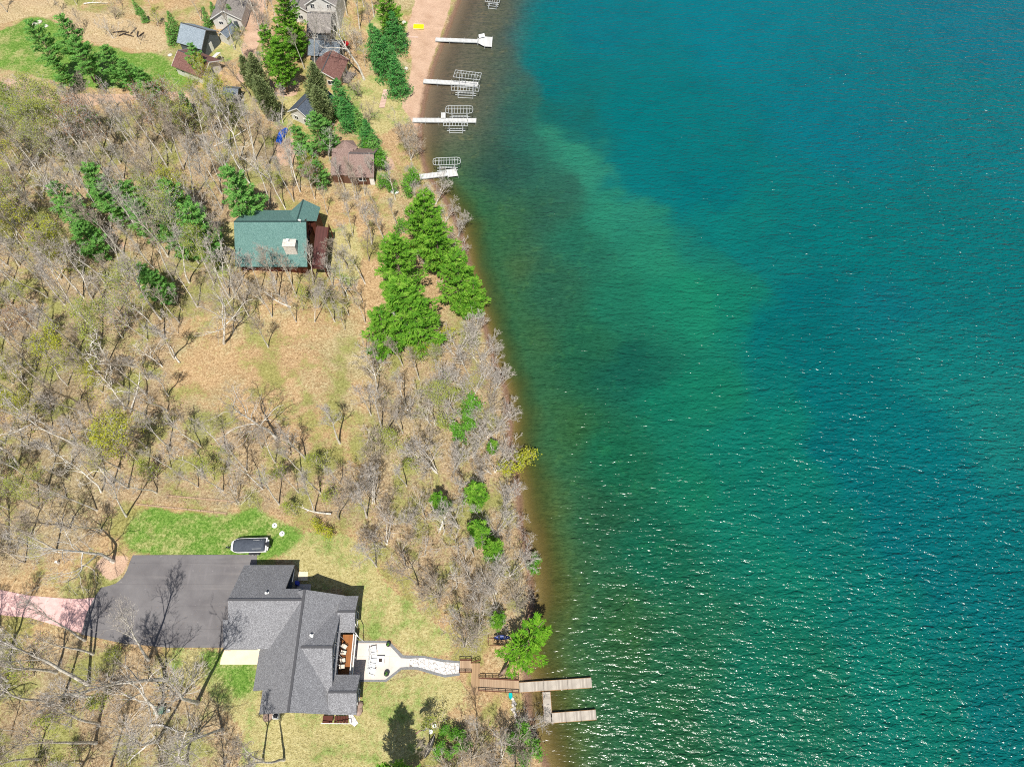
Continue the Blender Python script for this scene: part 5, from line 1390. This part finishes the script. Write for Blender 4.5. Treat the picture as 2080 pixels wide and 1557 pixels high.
PROTO = {}
def protos():
    T = PROTO
    sl = dict(wob=.065, trop=.1)
    T['bare'] = [gen_bare(11,19,.24,.45,10,.42,limb_len=.27,**sl), gen_bare(12,17,.2,.5,9,.38,limb_len=.25,**sl), gen_bare(13,21,.26,.5,11,.4,limb_len=.25,**sl), gen_bare(14,16,.19,.4,9,.48,limb_len=.28,twigmat='twig_brown',trunkmat='bark_brown',**sl),
                 gen_bare(15,18,.21,.55,8,.4,limb_len=.24,twigmat='twig_red',**sl), gen_bare(16,15,.17,.45,9,.42,limb_len=.25,twigmat='twig_brown',**sl), gen_bare(17,20,.22,.58,9,.36,limb_len=.22,**sl)]
    T['oak'] = [gen_bare(21,20,.32,.3,13,.75,wob=.16,limb_len=.42,kids=(0,6,4,2)), gen_bare(22,18,.28,.28,12,.8,wob=.17,limb_len=.42,kids=(0,6,4,2),twigmat='twig_brown'), gen_bare(23,22,.34,.36,13,.7,wob=.15,limb_len=.38,kids=(0,6,4,2))]
    T['birch'] = [gen_bare(31,15,.16,.45,11,.42,limb_len=.24,trunkmat='birch',kids=(0,4,4,3)), gen_bare(32,17,.17,.5,11,.38,limb_len=.22,trunkmat='birch',kids=(0,4,4,3)), gen_bare(33,14,.15,.4,10,.45,limb_len=.26,trunkmat='birch',kids=(0,4,4,3),lean=.1)]
    T['dead'] = [gen_bare(41,13,.15,.35,8,.7,levels=3,limb_len=.27,kids=(0,4,3,0),trunkmat='birch',twigmat='birch',wob=.2,twig=.024), gen_bare(42,11,.14,.3,8,.75,levels=3,limb_len=.3,kids=(0,4,3,0),trunkmat='birch',twigmat='birch',wob=.22,twig=.024,lean=.15)]
    T['budding'] = [gen_bare(51,15,.16,.35,12,.55,kids=(0,6,4,3),buds=4200,leafmat='bud_green'), gen_bare(52,13,.14,.3,12,.6,kids=(0,6,4,3),buds=4200,leafmat='bud_yellow'), gen_bare(53,16,.16,.4,12,.5,kids=(0,6,4,3),buds=2600,leafmat='bud_green',leafsize=(.06,.11)), gen_bare(54,13,.14,.35,12,.55,kids=(0,6,4,3),buds=1500,leafmat='bud_rust',leafsize=(.06,.11))]
    T['shrub'] = [gen_bare(61,5.5,.06,.2,14,.5,levels=3,limb_len=.4,kids=(0,5,4,0),stems=5,twig=.016,twigmat='twig_brown',trunkmat='bark_brown'), gen_bare(62,4.5,.05,.2,14,.6,levels=3,limb_len=.42,kids=(0,5,4,0),stems=6,twig=.016,twigmat='twig_red',trunkmat='bark_brown'), gen_bare(63,6,.06,.25,14,.5,levels=3,limb_len=.4,kids=(0,5,4,0),stems=5,twig=.016,twigmat='twig')]
    T['bank'] = [gen_bare(71,9.5,.13,.2,16,.6,limb_len=.42,kids=(0,5,4,2),stems=4,lean=.4,twig=.02,trunkmat='birch'), gen_bare(72,8.5,.12,.2,16,.65,limb_len=.45,kids=(0,5,4,2),stems=3,lean=.55,twig=.017,trunkmat='birch'), gen_bare(73,8,.1,.18,16,.6,limb_len=.45,kids=(0,5,4,2),stems=5,lean=.25,twig=.017,twigmat='twig_red')]
    T['sapling'] = [gen_bare(81,7.5,.05,.3,11,.5,levels=3,limb_len=.26,kids=(0,5,4,0),twig=.016,twigmat='twig_brown',trunkmat='bark_brown'), gen_bare(82,9,.06,.35,11,.45,levels=3,limb_len=.24,kids=(0,5,4,0),twig=.016), gen_bare(83,6.5,.045,.25,11,.5,levels=3,limb_len=.28,kids=(0,5,4,0),twig=.016,twigmat='twig_red'), gen_bare(84,7,.05,.3,11,.5,levels=3,limb_len=.28,kids=(0,5,4,0),twig=.016,buds=900,leafmat='bud_green'), gen_bare(85,5.5,.045,.2,11,.55,levels=3,limb_len=.32,kids=(0,5,4,0),twig=.016,buds=900,leafmat='bud_green')]
    T['leafy'] = [gen_bare(91,4.5,.06,.15,14,.6,levels=3,limb_len=.42,kids=(0,5,4,0),stems=5,twig=.016,buds=1800,leafmat='soft_green',leafsize=(.09,.18)), gen_bare(92,3.6,.05,.15,14,.65,levels=3,limb_len=.42,kids=(0,5,4,0),stems=5,twig=.016,buds=1500,leafmat='bud_yellow',leafsize=(.08,.15))]
    T['white_pine'] = [gen_pine(101,19,.3,.22,4.6,13,6,'needle_bright'), gen_pine(102,17,.28,.2,4.4,12,6,'needle_bright'), gen_pine(103,15,.24,.15,4.0,11,6,'needle_bright')]
    T['lean_pine'] = [gen_pine(104,13,.26,.40,4.0,6,5,'needle_lime',lean=.85)]
    T['pine'] = [gen_pine(111,18,.24,.42,4.4,9,6,'needle_mid'), gen_pine(112,16,.22,.28,4.2,11,6,'needle_mid'), gen_pine(113,13,.18,.15,3.9,10,6,'needle_mid')]
    T['spruce'] = [gen_pine(121,13,.2,.05,4.1,22,8,'needle_dark','spruce',leafs=(.13,.26),droop=-.22), gen_pine(122,10,.16,.04,3.4,18,8,'needle_dark','spruce',leafs=(.12,.24),droop=-.2), gen_pine(123,7,.1,.04,1.9,15,7,'needle_mid','spruce',leafs=(.12,.22),droop=-.15)]
    T['cedar'] = [gen_pine(131,15,.2,.06,4.4,26,8,'needle_cedar','cedar',leafs=(.13,.25),dens=1.2), gen_pine(132,12,.17,.05,3.8,22,8,'needle_cedar','cedar',leafs=(.12,.24),dens=1.2)]
HEIGHT = dict(bare=[19,17,21,16,18,15,20], oak=[20,18,22], birch=[15,17,14], dead=[13,11], budding=[15,13,16,13], shrub=[5.5,4.5,6], bank=[9.5,8.5,8], sapling=[7.5,9,6.5,7,5.5], leafy=[4.5,3.6], white_pine=[19,17,15], lean_pine=[13], pine=[18,16,13], spruce=[13,10,7], cedar=[15,12])
KIND = dict(bare=('bare_tree','tree','slender bare grey tree'), oak=('oak_tree','tree','broad bare oak'), birch=('birch_tree','tree','white trunked bare birch'), dead=('dead_tree','dead tree','bleached dead tree'),
    budding=('budding_tree','tree','budding tree in fresh leaf'), shrub=('bare_shrub','shrub','twiggy bare shrub'), bank=('waterside_tree','tree','grey many stemmed bare tree'), sapling=('sapling','sapling','thin young sapling'),
    leafy=('leafy_shrub','shrub','small leafy green shrub'), white_pine=('white_pine','pine tree','bright green white pine'), lean_pine=('leaning_pine','pine tree','bright green pine leaning over the water'), pine=('pine_tree','pine tree','dark green pine'), spruce=('spruce_tree','spruce','dense conical spruce'), cedar=('cedar_tree','cedar','grey green columnar cedar'))
KIND['fallen'] = ('fallen_trunk', 'fallen tree', 'bleached fallen trunk')
GROUPS = dict(bare='bare trees in the woods', oak='broad bare oaks', birch='white trunked birches', dead='bleached dead trees', budding='trees in first leaf', shrub='bare shrubs', bank='bare trees on the lake bank', sapling='thin young saplings', leafy='leafy shrubs', white_pine='bright white pines', lean_pine=None, pine='dark pines', spruce='spruces', cedar='cedars')
PLANTS = []; RG = random.Random(77)

def plant(kind, x, y, h=None, var=None, rz=None, label=None, tilt=None):
    vs = PROTO[kind]; var = RG.randrange(len(vs)) if var is None else var % len(vs)
    s = (RG.uniform(.82, 1.14)) if h is None else h / HEIGHT[kind][var]
    nm, cat, _ = KIND[kind]
    o = bpy.data.objects.new(nm, None); COL.objects.link(o); o.empty_display_size = .3
    o.location = (x, y, hz(x, y)); o.scale = (s, s, s * RG.uniform(.96, 1.06))
    o.rotation_euler = (tilt[0] if tilt else RG.gauss(0, .02), tilt[1] if tilt else RG.gauss(0, .02), RG.uniform(0, 6.283) if rz is None else rz)
    for me, pn in zip(vs[var], ('trunk', 'crown')): obj_from(me, pn, o)
    o['category'] = cat
    if GROUPS[kind]: o['group'] = GROUPS[kind]
    PLANTS.append((o, kind, x, y, HEIGHT[kind][var] * s, label))
    return o

def pl(kind, px, py, **k):
    p = P(px, py); return plant(kind, p.x, p.y, **k)

def plc(kind, px, py, h, v, f):
    """plant a tree whose crown centre, at fraction f of its height, was surveyed at this photo point"""
    z = 3.0
    for _ in range(12):
        x, y = PX(px, py, z + h * f); z = .4 * z + .6 * hz(x, y)
    return plant(kind, x, y, h=h, var=v)

BLOCK = []   # no planting: (pixel polygon)
def scatter(kindmix, polypx, spacing, seed, hrange=None, keep=None, minwater=1.0, n_max=999):
    rg = random.Random(seed); poly = wpoly(polypx)
    xs = [p[0] for p in poly]; ys = [p[1] for p in poly]; got = []
    X = []; tries = int((max(xs)-min(xs))*(max(ys)-min(ys))/spacing**2*14)
    for _ in range(tries):
        x, y = rg.uniform(min(xs), max(xs)), rg.uniform(min(ys), max(ys))
        if not bool(inpoly(np.array([x]), np.array([y]), poly)[0]): continue
        if any(bool(inpoly(np.array([x]), np.array([y]), b)[0]) for b in BLOCK): continue
        if shore_d(x, y) < minwater: continue
        sp_ = spacing * rg.uniform(.75, 1.3)
        if any((x-a)**2 + (y-b)**2 < sp_*sp_ for a, b in got): continue
        if any((x-q[2])**2 + (y-q[3])**2 < (1.6 if q[1] in ('shrub','sapling','leafy') else 2.4)**2 for q in PLANTS): continue
        got.append((x, y)); kind = rg.choices(list(kindmix), list(kindmix.values()))[0]
        plant(kind, x, y, h=None if hrange is None else rg.uniform(*hrange))
        if len(got) >= n_max: break
    return got

def vegetation():
    protos()
    for b in ([(265,1125),(525,1125),(735,1200),(745,1460),(525,1460),(440,1360),(340,1320),(160,1290),(180,1190)], [(-60,1190),(200,1205),(175,1295),(-60,1255)], [(470,440),(630,430),(685,450),(670,560),(640,575),(470,570)],
              [(625,30),(700,60),(735,150),(690,180),(620,170),(600,60)], [(345,40),(470,40),(470,190),(345,190)], [(430,-10),(510,-10),(510,40),(430,40)], [(585,175),(665,170),(660,245),(590,245)], [(670,275),(775,275),(775,388),(690,392)],
              [(800,20),(930,-10),(870,150),(835,260),(810,230),(800,120)], [(930,1330),(985,1330),(985,1415),(930,1415)]):
        BLOCK.append(wpoly(b))
    # --- trees one can single out in the photograph
    for px, py, h in ((455,697,16),(563,893,16),(700,600,14),(230,1140,17),(1008,1205,9)): pl('oak', px, py, h=h)
    for px, py, h in ((577,1542,17),(400,1426,24),(340,1378,22),(320,1505,21),(180,1390,22),(195,1508,20),(173,1300,17),(25,1310,19)): pl('bare', px, py, h=h, var=(2, 6, 0, 4)[px % 4])
    for px, py, h in ((545,705,12),(690,900,14),(620,930,13),(560,940,12),(745,1050,14),(730,1010,15),(640,1040,12),(790,880,15),(775,870,14),(765,1150,12),(850,1190,12)): pl('bare', px, py, h=h)
    pl('oak', 740, 162, h=19, label='huge old bare oak with a thick pale trunk by the tan cottage')
    pl('bare', 640, 140, h=16); pl('bare', 540, 135, h=17)
    for px, py, h in ((467,605,15),(478,600,13),(40,540,15),(75,545,13),(330,560,10),(420,470,13),(580,425,12),(575,250,11),(672,330,10),(645,385,11),(610,390,13),(300,690,13),(340,835,13),(410,960,12),(230,985,16),(300,770,12),(120,290,14),(60,330,15),(160,360,14),(370,270,12)): pl('birch', px, py, h=h)
    pl('dead', 855, 705, h=12, label='bleached dead pine standing in front of the bright white pines')
    for px, py, h in ((745,905,6),(900,1085,9),(460,585,11),(330,745,9),(205,1000,13),(905,465,5),(925,1195,7)): pl('dead', px, py, h=h)
    for px, py, h, v in ((852,445,18,1),(802,530,21,0),(850,628,21,1),(934,562,17,2),(776,662,15,2),(886,486,17,2),(812,598,15,2),(958,598,12,2)): plc('white_pine', px, py, h, v, .62)
    for px, py, h, v in ((895,1018,7,2),(968,1003,9,2),(975,1078,9,2),(1000,1112,8,2),(1000,905,5,2),(1010,1258,6,2)): plc('white_pine', px, py, h, v, .55)
    pl('lean_pine', 1014, 1372, h=13.5, rz=R(38), label='bright green pine leaning over the water beside the plank dock')
    pl('white_pine', 828, 1596, h=15, var=0, label='bright green pine whose top rises at the bottom edge below the lawn')
    for px, py, h, v in ((92,90,16,0),(138,78,17,0),(168,112,15,0),(118,140,10,1),(226,122,12,1),(258,148,11,1),(294,165,10,2),(190,370,13,2),(217,402,11,2),(125,405,11,2),(152,432,12,2),(174,477,11,2),(275,395,13,2),(287,442,11,2),(355,408,14,2),(390,460,15,2),(350,472,11,2),(485,385,15,2),(295,560,10,2),(322,577,9,2),(8,192,9,2),(176,228,6,2),(371,200,6,2),(640,262,12,1),(610,285,10,2),(666,265,10,1),(622,322,9,2),(645,345,8,2),(391,112,10,0)): plc('pine', px, py, h, v, .66)
    for px, py, h, v in ((577,28,18,0),(560,112,15,1),(592,62,12,2),(545,88,12,2),(794,12,15,1)): plc('white_pine', px, py, h, v, .64)
    for px, py, h, v in ((781,112,13,0),(764,94,10,1),(806,160,10,1),(802,66,11,1),(690,204,10,1),(706,236,9,1),(732,246,7,2),(764,300,7,2),(748,275,8,1)): plc('spruce', px, py, h, v, .42)
    for px, py, h, v in ((520,160,12,1),(541,196,13,0),(640,182,14,0),(652,214,12,1),(504,148,9,1)): plc('cedar', px, py, h, v, .5)
    for px, py, h in ((440,40,5),(425,55,5),(285,28,4),(297,45,4),(360,70,6),(355,90,6),(478,55,6)): pl('spruce', px, py, h=h, var=2)
    for px, py, h in ((885,700,5),(1048,945,5),(765,345,5),(760,320,4),(660,1075,3),(400,1125,0)): 
        if h: pl('leafy', px, py, h=h, var=1 if px in (885,1048,660) else 0)
    for px, py, h in ((945,880,5),(955,850,5),(1050,1500,4),(1075,1535,4),(915,1490,2.5),(908,1525,3),(938,1500,3),(1085,1150,3)): pl('leafy', px, py, h=h, var=0)
    pl('leafy', 800, 36, h=2, var=0, label='small leafy shrub at the foot of the tall pine above the beach')
    # waterside trees leaning out over the lake
    for px, py, h, rz in ((955,700,9,20),(975,735,8,0),(930,720,9,10),(1000,800,9,10),(965,800,8,30),(1010,870,8,5),(990,890,7,-10),(960,930,9,25),(920,960,9,10),(1005,960,8,20),(1020,1030,9,15),(1005,1090,8,20),(1035,1170,9,10),(990,1200,8,30),(1045,1215,8,0),(930,480,7,15),(905,450,6,0),(885,415,8,20),(836,325,8,90),(825,300,9,90),(850,378,6,150),(1010,1240,7,100),(945,1312,9,100),(975,1275,7,60),(1050,1520,7,20),(1075,1480,6,0),(1020,1540,7,70),(960,1540,8,90)):
        pl('bank', px, py, h=h, rz=R(rz))
    for px, py, h, v in ((430,205,9,1),(470,235,12,1),(425,240,11,0),(490,270,12,0),(395,262,9,1),(345,256,8,1),(410,300,12,0),(350,290,11,2),(655,385,8,1),(640,405,9,3),(700,415,6,3),(330,240,8,0),(95,260,12,0),(60,310,13,0),(110,330,12,2)): pl('budding', px, py, h=h, var=v)
    # --- the woods
    mixA = dict(bare=.58, birch=.24, budding=.15, dead=.03)
    scatter(mixA, [(-70,262),(200,268),(420,285),(545,300),(610,350),(640,410),(460,430),(470,590),(380,650),(-70,650)], 3.9, 1, (11,17))
    scatter(dict(bare=.7, birch=.2, budding=.1), [(-70,225),(180,232),(350,232),(350,275),(-70,262)], 6.0, 31, (6,9))
    scatter(dict(shrub=.7, sapling=.3), [(110,15),(340,40),(350,100),(320,104),(235,92),(130,66)], 8, 32, None)
    scatter(dict(bare=.3, shrub=.5, sapling=.2), [(690,70),(770,110),(770,250),(735,330),(690,270),(735,160)], 7, 33, (6,9), n_max=12)
    scatter(dict(bare=.64, birch=.22, budding=.10, dead=.04), [(-70,650),(370,650),(345,800),(300,900),(330,1000),(190,1110),(-70,1175)], 4.0, 2, (10,17))
    scatter(dict(bare=.75, birch=.17, budding=.08), [(345,880),(560,900),(745,960),(740,1075),(560,1035),(330,1000)], 4.0, 3, (8,13))
    scatter(dict(bare=.8, birch=.05, oak=.15), [(-70,1300),(170,1305),(340,1345),(470,1470),(560,1560),(500,1680),(-120,1680)], 6.2, 4, (14,21))
    scatter(dict(bare=.55, birch=.15, bank=.2, budding=.1), [(760,720),(860,720),(960,760),(1010,960),(1030,1200),(960,1290),(860,1205),(745,1090),(745,880)], 4.6, 5, (7,12), minwater=4)
    scatter(dict(bare=.7, birch=.1, budding=.2), [(640,400),(770,400),(860,405),(900,440),(760,520),(720,450),(640,430)], 4.4, 6, (7,10), minwater=3)
    scatter(dict(bare=.8, birch=.2), [(480,560),(680,575),(745,600),(745,665),(640,660),(470,640)], 3.0, 7, (8,12))
    for px, py, h in ((690,374,8),(728,380,8),(757,374,9),(688,120,9),(618,140,10),(702,388,9),(742,398,8),(722,405,9)): pl('bare', px, py, h=h)
    scatter(dict(bare=1), [(700,470),(760,480),(755,690),(715,640)], 4.0, 8, (9,13))
    scatter(dict(bare=.6, budding=.4), [(430,60),(590,0),(620,130),(540,190),(490,230),(440,150)], 6.5, 9, (9,14))
    scatter(dict(bare=.8, budding=.2), [(680,0),(770,0),(770,100),(720,110),(690,60)], 5.5, 10, (10,14))
    scatter(dict(bare=.6, sapling=.4), [(-60,-20),(420,-30),(430,30),(420,60),(340,40),(140,15),(-60,40)], 6.5, 11, (5,10))
    scatter(dict(bare=1), [(860,1500),(1060,1490),(1090,1640),(860,1660)], 5.0, 12, (8,13), minwater=2)
    # --- saplings and brush below the tall trees
    scatter(dict(sapling=.62, shrub=.38), [(-70,230),(560,270),(600,400),(460,430),(470,590),(370,650),(340,800),(560,900),(745,960),(740,1075),(330,1005),(190,1110),(-70,1180)], 6.4, 21, None)
    scatter(dict(sapling=.6, shrub=.4), [(470,570),(680,580),(745,600),(745,670),(640,665),(470,650)], 3.6, 22, None, n_max=20)
    scatter(dict(sapling=.35, shrub=.65), [(740,700),(860,700),(1000,760),(1050,960),(1060,1240),(960,1290),(860,1205),(745,1090)], 4.2, 23, None, minwater=1)
    scatter(dict(sapling=.6, shrub=.4), [(-70,1300),(170,1305),(340,1345),(470,1500),(490,1600),(-90,1600)], 5.2, 24, None)
    scatter(dict(sapling=.3, shrub=.7), [(870,1480),(1050,1460),(1080,1620),(870,1620)], 3.4, 25, None, minwater=1)
    scatter(dict(shrub=.6, leafy=.4), [(700,380),(860,390),(930,450),(950,620),(760,500)], 4.5, 26, None, minwater=1)
    rg = random.Random(19); lm = []
    for v in range(3):
        m = MB(); L = (6.5,4.5,8)[v]; pts = [Vector((L*(u-.5), .25*math.sin(u*4+v), .16+.05*math.sin(u*9))) for u in np.linspace(0,1,8)]
        for i in range(7): m.cyl(pts[i], pts[i+1], .15-.013*i, .15-.013*(i+1), 7)
        for i in (3,4,5,6): m.cyl(pts[i], pts[i]+Vector((.5,.7*(-1)**i,.3)), .045, .015, 5)
        o = m.build('fallen_trunk', 'bark'); lm.append(o.data); bpy.data.objects.remove(o)
    for q in DUFF[:3]:
        poly = wpoly(q); xs = [p[0] for p in poly]; ys = [p[1] for p in poly]; n = 0
        while n < 6:
            x, y = rg.uniform(max(min(xs),-125), max(xs)), rg.uniform(max(min(ys),2), max(ys))
            if not bool(inpoly(np.array([x]), np.array([y]), poly)[0]) or any(bool(inpoly(np.array([x]), np.array([y]), b)[0]) for b in BLOCK): continue
            v = rg.randrange(3); o = obj_from(lm[v], 'fallen_trunk'); o.location = (x, y, hz(x, y)); o.rotation_euler = (0, 0, rg.uniform(0, 6.28)); tag(o, None, 'fallen tree', 'bleached fallen trunks in the woods')
            PLANTS.append((o, 'fallen', x, y, (6.5,4.5,8)[v], None)); n += 1
    scatter(dict(sapling=1), [(470,585),(690,590),(745,625),(745,668),(640,655),(470,648)], 2.3, 41, (5,8), n_max=34)
    scatter(dict(sapling=1), [(560,905),(740,965),(738,1065),(570,1035),(345,985),(350,890)], 3.0, 42, (4,7), n_max=40)
    label_plants()
    print('KINDS', {k: sum(1 for q in PLANTS if q[1] == k) for k in KIND})
    # low brush that nobody could count
    undergrowth()

MARKS = [('the green roofed cabin',560,490),('the asphalt driveway',350,1215),('the grey lake house',600,1320),('the open leaf litter clearing',570,730),('the plank dock',1120,1400),('the pink gravel road',60,1232),('the boat on its trailer',512,1108),
 ('the grey barn',398,75),('the tan cottage',665,140),('the pink roofed cabin',725,325),('the white pine clump',850,560),('the blue tarp',573,277),('the dark roofed cabin',625,205),('the third white dock',870,244),('the far green lawn',200,130),('the lake stairs',960,1380),('the yellow swim mat',850,56),('the flagpole',875,1482),('the transformer box',330,1442),('the dark horizontal tank',434,457)]
ORD = ['nearest','second nearest','third nearest','fourth nearest','fifth nearest','sixth nearest','seventh nearest','eighth nearest','ninth nearest','tenth nearest','eleventh nearest','twelfth nearest'] + [w + ' nearest' for w in 'thirteenth fourteenth fifteenth sixteenth seventeenth eighteenth nineteenth twentieth twenty-first twenty-second twenty-third twenty-fourth'.split()]
def label_plants():
    buckets = {}
    for o, kind, x, y, h, lab in PLANTS:
        if lab: o['label'] = lab; continue
        px, py = PROJ(x, y, hz(x, y)); k = min(MARKS, key=lambda m: (m[1]-px)**2 + (m[2]-py)**2); dx, dy = px-k[1], py-k[2]
        side = ('right of' if dx > 0 else 'left of') if abs(dx) > abs(dy) else ('below' if dy > 0 else 'above')
        ref = {'sapling':7,'shrub':5,'leafy':4,'spruce':9,'pine':13,'white_pine':14,'bank':8.5,'fallen':6.2}.get(kind, 14)
        size = 'tall' if h > ref*1.06 else ('short' if h < ref*.88 else 'middling')
        if kind == 'fallen': size = {'tall':'long','short':'short','middling':'middling'}[size]
        buckets.setdefault((kind, size, side, k[0]), []).append((dx*dx+dy*dy, o))
    for (kind, size, side, mark), L in buckets.items():
        L.sort(key=lambda q: q[0]); base = f"{size} {KIND[kind][2]}"
        for i, (_, o) in enumerate(L):
            o['label'] = f"{base} {side} {mark}" if len(L) == 1 else f"{base} {side} {mark}, {ORD[min(i,23)]}"

def undergrowth():
    rg = np.random.default_rng(5); B = TB(); lc = []
    for q in DUFF:
        poly = wpoly(q); xs = [p[0] for p in poly]; ys = [p[1] for p in poly]; ar = (max(xs)-min(xs))*(max(ys)-min(ys)); n = int(ar*.22)
        X = rg.uniform(min(xs), max(xs), n); Y = rg.uniform(min(ys), max(ys), n); ins = inpoly(X, Y, poly) & (shore_d(X, Y) > 1)
        for b in BLOCK: ins &= ~inpoly(X, Y, b)
        for x, y in zip(X[ins], Y[ins]):
            z = hz(x, y); p = np.array([x, y, z])
            if rg.random() < .16:
                m = rg.integers(8, 20); lc.append(p + np.array([0,0,.35]) + rg.normal(size=(m,3))*np.array([.55,.55,.2])); continue
            for s in range(rg.integers(2, 5)):
                if rg.random() < .3:   # sticks lying about
                    a = rg.uniform(0, 6.283); L = rg.uniform(.8, 3); d = np.array([math.cos(a)*L, math.sin(a)*L, rg.uniform(0,.25)]); o = p + np.array([0,0,.08])
                else: d = np.array([rg.normal()*.4, rg.normal()*.4, rg.uniform(.6, 1.9)]); o = p
                B.tube([o, o+d*.5+rg.normal(size=3)*.08, o+d], [.022,.018,.010], 3)
    V, F = B.get(); c = np.concatenate(lc); lv, lf = leaf_quads(c, rg, .07, .16)
    mi = np.concatenate([np.zeros(len(F), int), np.ones(len(lf), int)])
    me = np_mesh('undergrowth', np.concatenate([V, lv]), np.concatenate([F, lf+len(V)]), ['twig_brown','bud_green'], mi)
    tag(obj_from(me, 'undergrowth'), 'low brush, sticks and first green leaves on the forest floor', 'undergrowth', None, 'stuff')

# ------------------------------------------------------------------ build
make_mats()
build_setting()
build_light()
lake_house()
house_yard()
trailered_boat()
lake_stairs()
plank_dock()
docks()
cabins()
shore_things()
vegetation()
